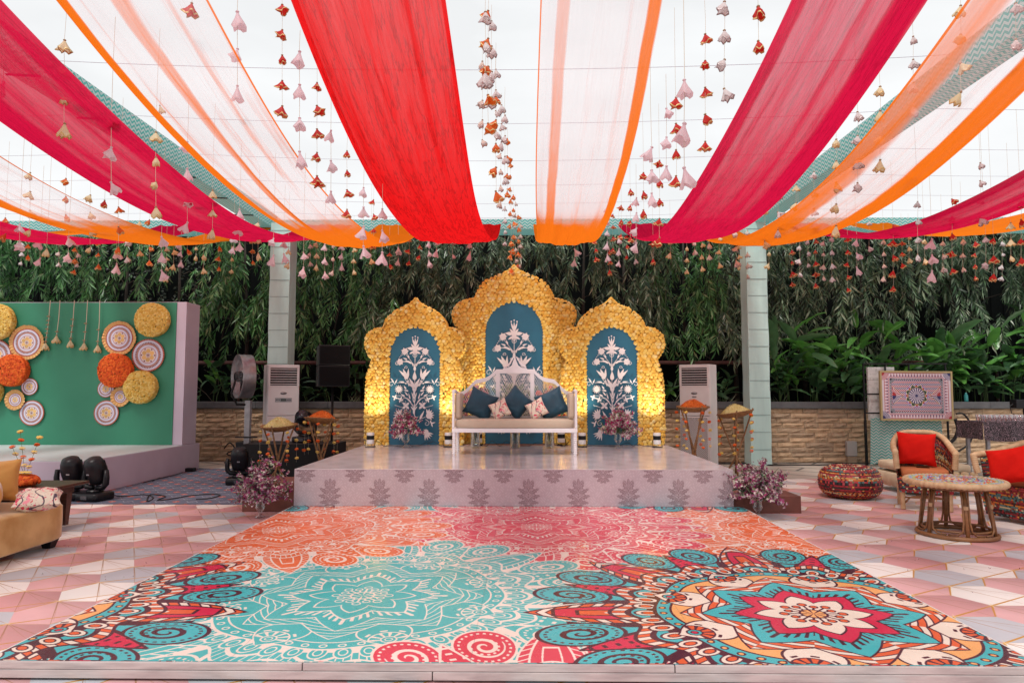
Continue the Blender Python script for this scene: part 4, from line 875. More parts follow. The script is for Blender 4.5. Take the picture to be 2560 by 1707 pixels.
# ---- the white floral motif: petals, curls and bells cut from thin board
def motif(b, y, s, cx, z0):
    st = [y]
    def put(poly):
        st[0] -= .0003; b.prism([(cx + p[0] * s, z0 + p[1] * s) for p in poly], st[0] - .004, st[0], 'y')
    def petal(x, z, a, L, w_, k=.6, n=7):
        w_ *= .62; L *= .94
        ca, sa = math.cos(a), math.sin(a); q = []
        for i in range(n + 1): t_ = i / n; q.append((t_ * L, w_ * math.sin(PI * t_ ** k)))
        for i in range(n - 1, 0, -1): t_ = i / n; q.append((t_ * L, -w_ * math.sin(PI * t_ ** k)))
        return [(x + u * ca - v * sa, z + u * sa + v * ca) for u, v in q]
    def both(poly): put(poly); put([(-p[0], p[1]) for p in poly][::-1])
    def rib(pts, w0, w1):
        q = []; r = []
        for i, p in enumerate(pts):
            a_, c_ = pts[max(i - 1, 0)], pts[min(i + 1, len(pts) - 1)]; dx, dz = c_[0] - a_[0], c_[1] - a_[1]; l = math.hypot(dx, dz) or 1; w_ = (w0 + (w1 - w0) * i / (len(pts) - 1)) * .72
            q.append((p[0] - dz / l * w_, p[1] + dx / l * w_)); r.append((p[0] + dz / l * w_, p[1] - dx / l * w_))
        return q + r[::-1]
    def disc(x, z, r, n=9): return [(x + r * math.cos(2 * PI * i / n), z + r * math.sin(2 * PI * i / n)) for i in range(n)]
    def curl(x, z, a, L, r, d=1):
        pts = [(x + math.cos(a) * L * q, z + math.sin(a) * L * q) for q in (0, .5, 1)]; ex, ez = pts[-1]; aa = a
        for i in range(1, 15): aa += d * .48; st_ = r * (1 - i / 18) * .45; ex += math.cos(aa) * st_; ez += math.sin(aa) * st_; pts.append((ex, ez))
        return rib(pts, .006, .003)
    # stem
    put(rib([(0, 0), (0, .4), (0, .8), (0, 1.16)], .010, .006))
    # crown flower
    for a, L, w_ in ((PI / 2, .17, .022), (PI / 2 + .33, .17, .024), (PI / 2 - .33, .17, .024)): put(petal(0, 1.26, a, L, w_, .8))
    for x, z in ((0, 1.44), (-.045, 1.42), (.045, 1.42)): put(disc(x, z, .012))
    put(petal(0, 1.14, PI / 2, .17, .06, .6)); both(petal(.02, 1.22, .15, .13, .045, .8)); both(petal(0, 1.22, .9, .12, .03, .8)); both(petal(.0, 1.19, -.5, .12, .03, .9)); both(petal(0, 1.20, -1.1, .09, .02))
    # side blossoms
    for (x, z, r) in ((.175, 1.18, .052), (.255, 1.0, .05)):
        both(disc(x, z, r, 10))
        for q in range(7): both(petal(x, z, q * .9 + .3, r * 1.5, r * .32, .9, 5))
    both(rib([(.0, .93), (.07, 1.02), (.12, 1.08), (.165, 1.14)], .005, .004)); both(rib([(0, .95), (.1, 1.0), (.2, 1.0)], .005, .004))
    for x, z, a, L, w_ in ((.05, .97, .5, .14, .028), (.08, 1.0, .1, .12, .024), (.10, 1.06, 1.2, .08, .022), (.13, 1.04, .35, .09, .02), (.02, .92, 1.1, .09, .016)): both(petal(x, z, a, L, w_))
    both(curl(.0, 1.08, .3, .02, .035)); put(petal(0, .84, PI / 2, .13, .035)); 
    for q in range(6): both(disc(.20 + .02 * q, 1.13 - .016 * q * q * .35, .008, 6))
    both(curl(.26, .96, -.2, .05, .03, 1))
    # tulips
    both(petal(.13, .72, 1.15, .19, .045)); both(petal(.135, .73, .75, .20, .038)); both(petal(.12, .72, 1.65, .18, .034)); both(petal(.13, .7, 1.2, .12, .06)); both(curl(.17, .88, 1.4, .02, .03)); both(rib([(0, .5), (.06, .6), (.13, .72)], .006, .005))
    # heart
    put(petal(0, .68, PI / 2, .17, .055)); both(petal(0, .56, 1.05, .20, .04)); both(petal(0, .56, .55, .16, .03)); both(petal(0, .48, 1.25, .14, .03)); both(rib([(0, .56), (.09, .62), (.15, .68), (.17, .72)], .005, .005)); both(disc(.12, .66, .018)); both(disc(.15, .63, .014))
    # daisies
    for q in range(13): both(petal(.265, .53, q * .483, .085, .014, .9, 5))
    both(petal(.17, .65, .1, .11, .022)); both(rib([(.02, .58), (.12, .63), (.2, .64), (.3, .64)], .005, .004)); both(curl(.33, .61, .9, .05, .05, -1)); both(petal(.33, .63, 2.0, .09, .018)); both(petal(.355, .65, .95, .10, .018))
    # lower sprays
    for x, z, a, L, w_ in ((.07, .36, 1.3, .12, .018), (.11, .42, .9, .10, .018), (.16, .41, .5, .09, .018), (.10, .50, .2, .09, .022), (.14, .53, 1.0, .08, .022), (.09, .58, 1.4, .08, .016), (.05, .30, .9, .12, .016), (0, .36, 1.2, .14, .022), (0, .3, 1.9, .1, .014)): both(petal(x, z, a, L, w_))
    both(rib([(0, .2), (.06, .3), (.13, .38), (.22, .42), (.31, .42)], .006, .004)); both(curl(.0, .24, .8, .18, .07, -1))
    for x, z in ((.33, .39), (.235, .355)):
        for q in range(4): both(petal(x, z, q * 1.5 + .5, .06, .022, .8, 5))
    for x, z in ((.14, .25),):
        for q in range(4): both(petal(x, z, q * 1.57 + .8, .085, .034, .9, 6))
    put(petal(0, .1, PI / 2, .17, .03)); both(petal(0, .17, .9, .1, .02)); put(petal(0, .42, PI / 2, .12, .03))
    # bottom lilies
    for q in range(7): both(petal(.24, .09, -.9 + q * .45, .12, .026, .8, 5))
    both(disc(.26, .08, .055)); both(curl(.2, .02, -.6, .06, .05, -1)); both(petal(.10, .02, 1.1, .18, .03)); both(rib([(0, -.05), (.1, .02), (.2, .06)], .006, .005))
    for q in range(7): both(disc(.20 + .02 * q, .22 + .006 * q, .007, 6))
    for q in range(5): both(petal(.20, -.20, -.2 - q * .35, .15, .022, .8, 5))
    both(disc(.21, -.19, .045)); both(petal(.3, -.05, .3, .08, .02)); both(petal(.3, -.05, -1.2, .07, .02)); both(petal(.3, -.05, 1.9, .07, .02))
def arch(lab, xD, Z, half, hw, zs, zt, sc=1., tk=.16, seed=0, ms=1.0, mz=.53):
    cx = at(xD, 1000, Z).x; t = thing('marigold_arch', lab, 'flower arch', (cx, Z, SZ), group='marigold covered arches on the stage')
    out = smoothpts([(p[0] * sc, p[1]) for p in half], 1); poly = out + [(-x, z) for x, z in out[::-1][1:]]
    # backing board ring and sides
    b = MB(); b.prism([(x * .965, max(z * .985, .002)) for x, z in poly], .02, tk, 'y'); b.build('backing_board', M('arch_board', (.70, .40, .06), .8), t)
    op = opening(hw, zs, zt)
    b = MB(); b.prism([(x, max(z, .004)) for x, z in op][::-1], .006, .0195, 'y'); b.build('blue_panel', blue_panel, t, bevel=0)
    b = MB(); motif(b, .006, ms, 0, mz); b.build('floral_cutout', motif_m, t)
    # flowers: hexagonal packing jittered, plus rings on the rims
    r = np.random.default_rng(seed); d = .060; P_ = []; N_ = []; Rr = []
    xs = np.arange(-1.3, 1.3, d); k = 0
    for j, z in enumerate(np.arange(.02, 3.3, d * .86)):
        x = xs + (j % 2) * d * .5 + r.normal(size=len(xs)) * .008; zz = z + r.normal(size=len(xs)) * .008
        m = inpoly(x, zz, poly) & ~inpoly(x, zz, op)
        for a, c_ in zip(x[m], zz[m]): P_.append((a, r.uniform(-.010, .002), c_)); N_.append((0, -1, .05)); Rr.append(r.uniform(.031, .0345) * (1.2 if r.random() < .10 else 1))
    def rim(pl, sgn, n_d=.05):
        for a, b_ in zip(pl, pl[1:]):
            L = math.hypot(b_[0] - a[0], b_[1] - a[1]); m = max(1, int(L / n_d))
            nx, nz_ = (b_[1] - a[1]) / max(L, 1e-6) * sgn, -(b_[0] - a[0]) / max(L, 1e-6) * sgn
            for i in range(m):
                q = (i + .5) / m
                for yy in (.0, .05, .10, .15) if sgn != 0 else (0,):
                    P_.append((a[0] + (b_[0] - a[0]) * q, yy, max(.03, a[1] + (b_[1] - a[1]) * q))); N_.append((nx, -.35, nz_)); Rr.append(r.uniform(.026, .034))
    rim(poly, 1); P2 = len(P_)
    for a, b_ in zip(op, op[1:]):
        L = math.hypot(b_[0] - a[0], b_[1] - a[1]); m = max(1, int(L / .05))
        for i in range(m): q = (i + .5) / m; P_.append((a[0] + (b_[0] - a[0]) * q, -.005, max(.03, a[1] + (b_[1] - a[1]) * q))); N_.append((0, -1, 0)); Rr.append(r.uniform(.026, .033))
    me = flowers_mesh('marigold_heads', P_, N_, Rr, mari_y, seed=seed, tilt=.12); place(me, 'marigold_heads', t, kind='stuff'); return t, cx
small = [(.83, 0), (.85, .35), (.84, .8), (.838, 1.05), (.80, 1.3), (.74, 1.42), (.735, 1.47), (.80, 1.53), (.86, 1.66), (.865, 1.76), (.84, 1.87), (.76, 1.95), (.65, 2.0), (.555, 2.0), (.545, 2.03), (.52, 2.12), (.44, 2.22), (.32, 2.32), (.17, 2.38), (.08, 2.43), (.0, 2.52)]
big = [(.90, 0), (.93, .6), (.95, 1.3), (.93, 1.7), (.905, 1.86), (.96, 1.95), (1.04, 2.08), (1.085, 2.21), (1.09, 2.32), (1.02, 2.44), (.91, 2.5), (.78, 2.54), (.69, 2.545), (.67, 2.62), (.61, 2.77), (.48, 2.88), (.33, 2.945), (.175, 3.0), (.07, 3.06), (0, 3.14)]
arch('marigold arch with blue floral panel, left of the white settee', 951.4, 11.68, small, .455, 1.50, 2.03, 1.0, seed=1, ms=1.0, mz=.42)
arch('tallest marigold arch with blue panel, directly behind the white settee', 1181, 11.93, big, .53, 1.95, 2.50, 1.0, seed=2, ms=1.12, mz=.55)
arch('marigold arch with blue floral panel, right of the white settee', 1407, 11.68, small, .455, 1.50, 2.03, 1.045, seed=3, ms=1.0, mz=.42)
# ================================================================ uplights
can_w = M('can_white', (.72, .71, .70), .4); led = M('lit_lens', (1, .88, .60), .3, emit=14.)
def uplight(x, Z, lab, tilt=.35, e=70):
    t = thing('uplight', lab, 'spotlight', (x, Z, SZ), group='banded uplights on the stage')
    b = MB()
    b.mi = 0; b.lathe([(.0, .05), (.058, .052), (.062, .06), (.062, .125)], 20); b.lathe([(.062, .19), (.062, .235), (.054, .238)], 20)
    b.mi = 1; b.lathe([(.0635, .124), (.0635, .191)], 20); b.build('can', [can_w, black_metal], t, smooth=False)
    b = MB(); b.lathe([(.0, .228), (.054, .229)], 20); b.build('lens', led, t)
    b = MB()
    for s_ in (-1, 1): b.tube([(s_ * .075, .0, .11), (s_ * .078, 0, .05), (s_ * .07, -.06, .006), (s_ * .07, .07, .006)], .005, 6)
    b.tube([(-.07, -.06, .006), (.07, -.06, .006)], .005, 6); b.tube([(-.07, .07, .006), (.07, .07, .006)], .005, 6); b.build('bracket', black_metal, t)
    ld = bpy.data.lights.new('uplight_lamp', 'SPOT'); lo = bpy.data.objects.new('uplight_lamp', ld); COL.objects.link(lo); lo.location = (x, Z, SZ + .245)
    ld.energy = e; ld.color = (1, .90, .66); ld.spot_size = R_(80); ld.spot_blend = .8; ld.shadow_soft_size = .05
    d = Vector((0, .42, 1)); lo.rotation_euler = d.to_track_quat('-Z', 'Y').to_euler(); lo.parent = t; lo.matrix_parent_inverse = Matrix.Translation(-t.location)
for xD, Z, lab in ((851, 11.26, 'black banded uplight at the outer foot of the left arch'), (1030, 11.26, 'black banded uplight beside the left leg of the settee'), (1099, 11.64, 'black banded uplight seen under the settee on the left'),
                   (1289, 11.64, 'black banded uplight seen under the settee on the right'), (1337, 11.26, 'black banded uplight beside the right leg of the settee'), (1509, 11.26, 'black banded uplight at the outer foot of the right arch')):
    uplight(at(xD, 1000, Z).x, Z, lab)
# cable along the arches
def cable(pts, r, lab, mat=black_plastic, cat='cable', name='cable', group=None):
    b = MB(); P_ = [Vector(p) for p in pts]; Q = []
    for i in range(len(P_) - 1):
        p0, p1, p2, p3 = P_[max(i - 1, 0)], P_[i], P_[i + 1], P_[min(i + 2, len(P_) - 1)]
        for q in range(6):
            s_ = q / 6; Q.append(.5 * ((2 * p1) + (p2 - p0) * s_ + (2 * p0 - 5 * p1 + 4 * p2 - p3) * s_ ** 2 + (3 * p1 - p0 - 3 * p2 + p3) * s_ ** 3))
    Q.append(P_[-1]); b.tube(Q, r, 6); return tag(b.build(name, mat, smooth=True), lab, cat, group)
pts = []; x = -2.6
while x < 2.35: pts.append((x, 11.47 + U(-.05, .05), SZ + .006 + (U(.03, .10) if random.random() < .3 else 0))); x += U(.06, .14)
cable(pts, .004, 'black cable looping along the foot of the marigold arches')
# ================================================================ white settee
beige = M('beige_upholstery', (.56, .44, .33), .55, c2=(.50, .39, .29), scale=4, bump=.05, bscale=9, sheen=.2)
vel = M('teal_velvet', (.004, .060, .105), .6, c2=(.002, .034, .062), scale=4, sheen=.35, bump=.1, bscale=7)
def floral_cloth(name):
    m = M(name, (.74, .64, .52), .8, c2=(.70, .60, .48), scale=3); nt = m.node_tree; N = nt.nodes; L = nt.links; P = N['Principled BSDF']; tc = N.new('ShaderNodeTexCoord')
    src = P.inputs['Base Color'].links[0].from_socket
    for sc_, lo, hi, c_, off in ((15, .58, .61, (.62, .03, .08), 0), (26, .60, .63, (.55, .05, .12), 4), (36, .64, .67, (.10, .03, .10), 9), (18, .62, .65, (.85, .30, .35), 13)):
        mp = N.new('ShaderNodeMapping'); mp.inputs['Location'].default_value = (off, off * 1.7, 0); L.new(tc.outputs['Object'], mp.inputs[0]); n = N.new('ShaderNodeTexNoise'); n.inputs['Scale'].default_value = sc_; n.inputs['Detail'].default_value = 3; n.inputs['Distortion'].default_value = 1.2; L.new(mp.outputs[0], n.inputs['Vector'])
        r = N.new('ShaderNodeMapRange'); r.inputs['From Min'].default_value = lo; r.inputs['From Max'].default_value = hi; L.new(n.outputs['Fac'], r.inputs[0]); x = N.new('ShaderNodeMix'); x.data_type = 'RGBA'; L.new(r.outputs[0], x.inputs[0]); L.new(src, x.inputs[6]); x.inputs[7].default_value = (*c_, 1); src = x.outputs[2]
    w_ = N.new('ShaderNodeTexWave'); w_.inputs['Scale'].default_value = 3; w_.inputs['Distortion'].default_value = 14; w_.inputs['Detail'].default_value = 2; L.new(tc.outputs['Object'], w_.inputs[0]); r = N.new('ShaderNodeMapRange'); r.inputs['From Min'].default_value = .96; r.inputs['From Max'].default_value = .99; L.new(w_.outputs['Fac'], r.inputs[0])
    x = N.new('ShaderNodeMix'); x.data_type = 'RGBA'; L.new(r.outputs[0], x.inputs[0]); L.new(src, x.inputs[6]); x.inputs[7].default_value = (.08, .05, .08, 1); L.new(x.outputs[2], P.inputs['Base Color']); return m
floral = floral_cloth('floral_cotton')
def pillow(name, lab, mat, loc, rot, w_=.45, h=.45, th=.16, seed=0, group=None, cat='cushion', pinch=.10):
    r = random.Random(seed); b = MB(); n = 18; ph = [r.uniform(0, 6) for _ in range(6)]
    for s_ in (-1, 1):
        def fn(u, v):
            x, z = 2 * u - 1, 2 * v - 1; ed = (1 - x ** 4) * (1 - z ** 4); k = 1 - pinch * ((1 - abs(x)) * abs(z) ** 2 + (1 - abs(z)) * abs(x) ** 2) * 1.0
            cr = .010 * math.sin(x * 9 + z * 5 + ph[0]) * (abs(x * z)) + .008 * math.sin(z * 14 - x * 7 + ph[1]) * max(0, abs(z) - .3)
            y = s_ * (th / 2 * max(ed, 0) ** .55 + cr * ed * 2)
            return (x * w_ / 2 * (1 - pinch * (1 - z * z)), y, z * h / 2 * (1 - pinch * (1 - x * x)))
        b.grid(fn, n, n)
        if s_ > 0: b.f = [f for f in b.f]
    o = b.build(name, mat, smooth=True); o.location = loc; o.rotation_euler = rot; return tag(o, lab, cat, group)
SZc = SZ
fx, fy = at(1182, 1045, 9.78).x, 9.80      # front leg line
t = thing('settee', 'white carved settee with lattice back and beige seat on the stage', 'settee', (fx, fy, SZ))
W2 = .90; D_ = .60
def turned(x, y):
    prof = [(.016, 0), (.022, .01)]
    z = .02
    while z < .26: prof += [(.020, z), (.028, z + .008), (.028, z + .020), (.020, z + .026)]; z += .030
    prof += [(.026, .275), (.026, .325)]
    b = MB(); b.lathe(prof, 14, (x, y, 0)); return b
for x in (-W2 + .03, W2 - .03):
    for y in (.03, D_): turned(x, y).build('leg', white_paint, t, smooth=False)
b = MB(); b.bb((-W2, 0, .326), (W2, .05, .385)); b.bb((-W2, D_ - .03, .326), (W2, D_ + .02, .385)); b.bb((-W2, .051, .326), (-W2 + .05, D_ - .031, .385)); b.bb((W2 - .05, .051, .326), (W2, D_ - .031, .385)); b.build('seat_frame', white_paint, t, bevel=.006)
b = MB(); b.super((0, .29, .45), (2 * W2 - .07, .56, .135), .22, 14); b.build('seat_cushion', beige, t, smooth=True)
for s_ in (-1, 1):
    b = MB(); b.bb((s_ * (W2 - .002), -.001, .387), (s_ * (W2 - .036), .045, .93)); b.build('arm_post', white_paint, t, bevel=.005)
    b = MB(); b.tube([(s_ * (W2 - .019), .0, .915), (s_ * (W2 - .019), .2, .925), (s_ * (W2 - .019), .45, .90), (s_ * (W2 - .019), D_, .90)], .024, 8); b.build('arm_rail', white_paint, t, smooth=True)
    b = MB(); b.super((s_ * (W2 - .075), .31, .70), (.085, .53, .38), .28, 12); b.build('arm_pad', beige, t, smooth=True)
prof = smoothpts([(.90, .905), (.83, .90), (.76, .935), (.68, 1.01), (.60, 1.095), (.545, 1.105), (.43, 1.125), (.345, 1.19), (.285, 1.25)], 2)
full = prof + [(-x, z) for x, z in prof[::-1]]
by = D_
def ptop(x):
    x = abs(x)
    if x <= .285: return 1.25
    for (a, za), (c_, zc) in zip(prof, prof[1:]):
        if c_ <= x <= a: return zc + (za - zc) * (x - c_) / max(a - c_, 1e-6)
    return .905
lo_ = [(x, z - .062) for x, z in full]
b = MB(); n = len(full); vs = [(x, by - .02, z) for x, z in full] + [(x, by - .02, z) for x, z in lo_] + [(x, by + .02, z) for x, z in full] + [(x, by + .02, z) for x, z in lo_]
fs = []
for i in range(n - 1): fs += [(i, i + 1, n + i + 1, n + i), (2 * n + i + 1, 2 * n + i, 3 * n + i, 3 * n + i + 1), (i + 1, i, 2 * n + i, 2 * n + i + 1), (n + i, n + i + 1, 3 * n + i + 1, 3 * n + i)]
b.add(vs, fs); b.build('top_rail', white_paint, t)
for x in (-.262, .262, -.88, .88): b = MB(); b.bb((x - .030, by - .016, .386), (x + .030, by + .016, ptop(x) - .058)); b.build('back_post', white_paint, t, bevel=.004)
b = MB(); b.bb((-.85, by - .015, .50), (.85, by + .015, .545)); b.build('back_rail', white_paint, t)
for xa, xb in ((-.85, -.292), (-.232, .232), (.292, .85)):          # diamond lattice, woven both ways
    b = MB(); z0, z1 = .546, 1.2; px_, k_ = .036, 1.7
    for s_ in (-1, 1):
        c_ = -3.0
        while c_ < 4.5:
            seg = []
            for q in np.linspace(xa, xb, 40):
                z = s_ * k_ * (q - xa) + c_
                if z0 <= z <= ptop(q) - .05: seg.append((q, by + .003 * s_, z))
                elif len(seg) > 1: break
            if len(seg) > 1: b.tube([seg[0], seg[-1]], .0032, 4, False)
            c_ += px_ * k_
    b.build('lattice', white_paint, t, kind='stuff')
b = MB()                                                            # carved crest
def crest(pts): b.prism(pts, by - .012, by + .012, 'y')
crest([(-.19, 1.251), (.19, 1.251), (.17, 1.275), (-.17, 1.275)])
for s_ in (-1, 1):
    b.tube([(s_ * x, by - .014, z) for x, z in ((.17, 1.285), (.12, 1.30), (.075, 1.34), (.055, 1.39), (.03, 1.43), (.012, 1.44))], [.012, .014, .014, .013, .010, .006], 8)
    b.tube([(s_ * (.115 + .028 * math.cos(a)), by - .018, 1.315 + .022 * math.sin(a)) for a in np.linspace(0, 5.5, 14)], .006, 6)
    b.tube([(s_ * (.055 + .02 * math.cos(a)), by - .018, 1.40 + .018 * math.sin(a)) for a in np.linspace(0, 5.5, 12)], .005, 6)
crest([(-.10, 1.276), (.10, 1.276), (.05, 1.31), (.02, 1.38), (0, 1.45), (-.02, 1.38), (-.05, 1.31)])
b.build('crest', white_paint, t)
zc = SZ + .515
pz = fy + .40
def px(xD, Z): return at(xD, 1000, Z).x
pillow('cushion', 'dark teal velvet cushion at the left end of the settee', vel, (px(1104, pz), pz, zc + .205), (R_(-14), R_(24), R_(6)), .43, .43, .15, 1, 'teal velvet cushions on the settee')
pillow('cushion', 'dark teal velvet cushion standing on its corner in the settee middle', vel, (px(1186, pz), pz, zc + .225), (R_(-14), R_(42), 0), .40, .40, .15, 2, 'teal velvet cushions on the settee')
pillow('cushion', 'dark teal velvet cushion at the right end of the settee', vel, (px(1268, pz), pz, zc + .21), (R_(-14), R_(-24), R_(-8)), .43, .43, .15, 3, 'teal velvet cushions on the settee')
pillow('cushion', 'small floral cushion between left and middle teal cushions', floral, (px(1148, pz - .17), pz - .17, zc + .135), (R_(-18), R_(-24), R_(4)), .27, .27, .10, 4, 'floral cushions on the settee')
pillow('cushion', 'small floral cushion between middle and right teal cushions', floral, (px(1233, pz - .17), pz - .17, zc + .14), (R_(-18), R_(-28), R_(-5)), .28, .28, .10, 5, 'floral cushions on the settee')
# ================================================================ bouquets
glass_m = glass('clear_glass'); water_m = glass('cloudy_glass', (.80, .84, .82), .3)
orchid = M('orchid_petal', (.3, .02, .1), .5, island=([(0, (.32, .012, .10)), (.28, (.58, .04, .22)), (.44, (.22, .02, .11)), (.52, (.84, .66, .72)), (.76, (.88, .84, .76)), (.94, (.22, .28, .13))]), trans=.2)
orchid2 = M('orchid_petal_dark', (.2, .02, .08), .5, island=([(0, (.16, .015, .07)), (.30, (.36, .03, .15)), (.50, (.22, .10, .17)), (.66, (.58, .40, .48)), (.80, (.82, .76, .68)), (.94, (.12, .18, .08))]), trans=.15)
def bloom_t(seed, n=5, wide=.42, cup=.35):
    r = np.random.default_rng(seed); V = []; F = []; b = 0
    for k in range(n):
        a = 2 * PI * k / n + r.uniform(-.2, .2); L = r.uniform(.8, 1.1); v = np.array([(0, 0, 0), (-wide * .8, .5, cup * .3), (wide * .8, .5, cup * .3), (0, L, cup), (0, .5, cup * .1)]); c, s = math.cos(a), math.sin(a)
        V.append(v @ np.array([(c, s, 0), (-s, c, 0), (0, 0, 1)])); F += [(b, b + 1, b + 4), (b, b + 4, b + 2), (b + 1, b + 3, b + 4), (b + 4, b + 3, b + 2)]; b += 5
    return np.vstack(V), np.array(F)
BT_ = BT = [bloom_t(i, 5) for i in range(4)] + [bloom_t(9, 3, .3, .6)]
def goblet(t, s_=1.0, mat=None):
    b = MB(); b.lathe([(r * s_, z * s_) for r, z in ((.0, .0), (.062, .0), (.066, .012), (.028, .03), (.018, .05), (.020, .07), (.048, .10), (.066, .135), (.058, .16), (.056, .21), (.066, .245), (.061, .244), (.050, .21), (.052, .16), (.058, .137), (.04, .105), (.0, .09))], 20); b.build('vase', mat or glass_m, t, smooth=True)
def bouquet(lab, loc, rx, ry, h, n, seed, mat, vs=1.0, drop=.3):
    r = np.random.default_rng(seed); t = thing('orchid_arrangement', lab, 'flower arrangement', loc, group='orchid arrangements in glass goblets'); goblet(t, vs)
    z0 = .22 * vs; P_ = []; N_ = []; Rr = []; b = MB()
    for i in range(n):
        a = r.uniform(0, 2 * PI); e = r.uniform(-drop, PI / 2); d = np.array([math.cos(a) * math.cos(e), math.sin(a) * math.cos(e), math.sin(e)]); L = r.uniform(.65, 1.12)
        tip = np.array([d[0] * rx, d[1] * ry, (d[2] * h if d[2] > 0 else d[2] * .22)]) * L + (0, 0, z0 + .04); q0 = np.array([0, 0, z0])
        mid = (q0 + tip) / 2 + (0, 0, .07); b.tube([q0, mid, tip], .0016, 4, False)
        for k in range(11):
            q = r.uniform(.45, 1.03); p = q0 * (1 - q) ** 2 + mid * 2 * q * (1 - q) + tip * q * q; P_.append(p + r.normal(size=3) * .013); N_.append(d + r.normal(size=3) * .4 + (0, -.35, 0)); Rr.append(r.uniform(.020, .040) * (1.1 - .45 * (q > .92)))
    b.build('stems', stem_m, t); V = flowers_mesh('blooms', P_, N_, Rr, mat, BT, seed, .5); place(V, 'blooms', t, kind='stuff')
    P2 = [np.array([r.normal() * rx * .38, r.normal() * ry * .38, z0 + abs(r.normal()) * h * .35]) for _ in range(int(n * .7))]
    me = npmesh('greenery', *inst(leaf_v(.09, .011), LEAF_F, [frame_from(np.array([r.normal(), r.normal(), r.normal() * .8 + .5]), r.uniform(-1, 1)) for _ in P2], P2)); me.materials.append(leaf_grey); place(me, 'greenery', t, kind='stuff')
    return t
p = at(932, 1019, 11.15); bouquet('purple and white orchid arrangement before the left arch panel', (p.x, 11.15, SZ), .33, .25, .34, 62, 1, orchid, 1.0, .35)
p = at(1420, 1021, 11.15); bouquet('purple and white orchid arrangement before the right arch panel', (p.x, 11.15, SZ), .37, .27, .40, 70, 2, orchid, 1.0, .35)
p = gp(597, 1188); bouquet('dark orchid arrangement on the floor at the stage front left corner', (p.x, p.y, 0), .37, .34, .42, 82, 3, orchid2, .86, .3)
p = gp(1741, 1188); bouquet('dark orchid arrangement on the floor at the stage front right corner', (p.x, p.y, 0), .37, .34, .42, 82, 4, orchid2, .86, .3)
brick_red = M('oxblood_box', (.20, .065, .045), .6, c2=(.14, .045, .032), scale=5)
b = MB(); b.bb((-3.36, 8.22, 0), (-2.73, 8.78, .345)); tag(b.build('step_box', brick_red, bevel=.006), 'oxblood box step beside the left end of the stage', 'step', 'oxblood box steps')
b = MB(); b.bb((2.50, 8.22, 0), (3.30, 8.7, .20)); tag(b.build('step_box', brick_red, bevel=.006), 'low oxblood box step beside the right end of the stage', 'step', 'oxblood box steps')
# tall cylinder vases behind the settee
def cyl_vase(lab, xD, Z, kind):
    X = at(xD, 1000, Z).x; t = thing('tall_vase', lab, 'vase', (X, Z, SZ), group='tall cylinder vases behind the settee')
    b = MB(); b.lathe([(0, .004), (.075, .004), (.078, .01), (.078, .50), (.073, .50), (.073, .02), (0, .015)], 24); b.build('vase', glass_m, t, smooth=True)
    b = MB(); b.lathe([(0, .022), (.070, .022), (.070, .30), (0, .30)], 20); b.build('water', water_m, t, smooth=True)
    r = np.random.default_rng(int(xD)); P_ = []; N_ = []; Rr = []; b = MB(); zt = 1.02 if kind != 'white' else 1.08; w_ = .30 if kind != 'white' else .27
    for i in range(70 if kind != 'white' else 150):
        a = r.uniform(0, 2 * PI); q = math.sqrt(r.random()); e = r.random(); top = np.array([math.cos(a) * q * w_, math.sin(a) * q * w_ * .5, zt - .32 * q * q - .30 * e]); b.tube([(0, 0, .1), (top[0] * .25, top[1] * .25, .5), top], .002, 4, False)
        if kind == 'white':
            for k in range(9): P_.append(top + (r.normal() * .02, r.normal() * .02, r.uniform(-.30, .12))); N_.append((r.normal(), r.normal(), 1.5)); Rr.append(r.uniform(.012, .02))
        else:
            P_.append(top); N_.append((top[0], top[1] - .35, .5)); Rr.append(r.uniform(.035, .048))
    b.build('stems', stem_m, t)
    mats = {'pink': M('pink_carnation', (.75, .20, .27), .6, island=[(0, (.55, .09, .14)), (1, (.85, .38, .42))], trans=.2), 'white': M('white_spray', (.7, .68, .55), .6, island=[(0, (.75, .72, .62)), (.6, (.62, .62, .46)), (1, (.28, .34, .16))], trans=.2), 'orange': M('orange_rose', (.8, .10, .02), .5, island=[(0, (.65, .05, .01)), (1, (.88, .17, .04))], trans=.15)}
    me = flowers_mesh('blooms', P_, N_, Rr, mats[kind], BT if kind == 'white' else PT3, int(xD), .5); place(me, 'blooms', t, kind='stuff')
    P2 = [np.array([r.normal() * w_ * .5, r.normal() * .1, r.uniform(.5, zt - .1)]) for _ in range(110)]
    me = npmesh('greenery', *inst(leaf_v(.12, .016), LEAF_F, [frame_from(np.array([r.normal(), r.normal() * .5, 1.2]), r.uniform(-1, 1)) for _ in P2], P2)); me.materials.append(leaf_green if kind != 'white' else M('white_spray')if False else leaf_green); place(me, 'greenery', t, kind='stuff')
cyl_vase('glass vase of pink carnations behind the left of the settee', 1092, 11.1, 'pink')
cyl_vase('glass vase of white sprays behind the middle of the settee', 1183, 11.1, 'white')
cyl_vase('glass vase of orange roses behind the right of the settee', 1262, 11.1, 'orange')
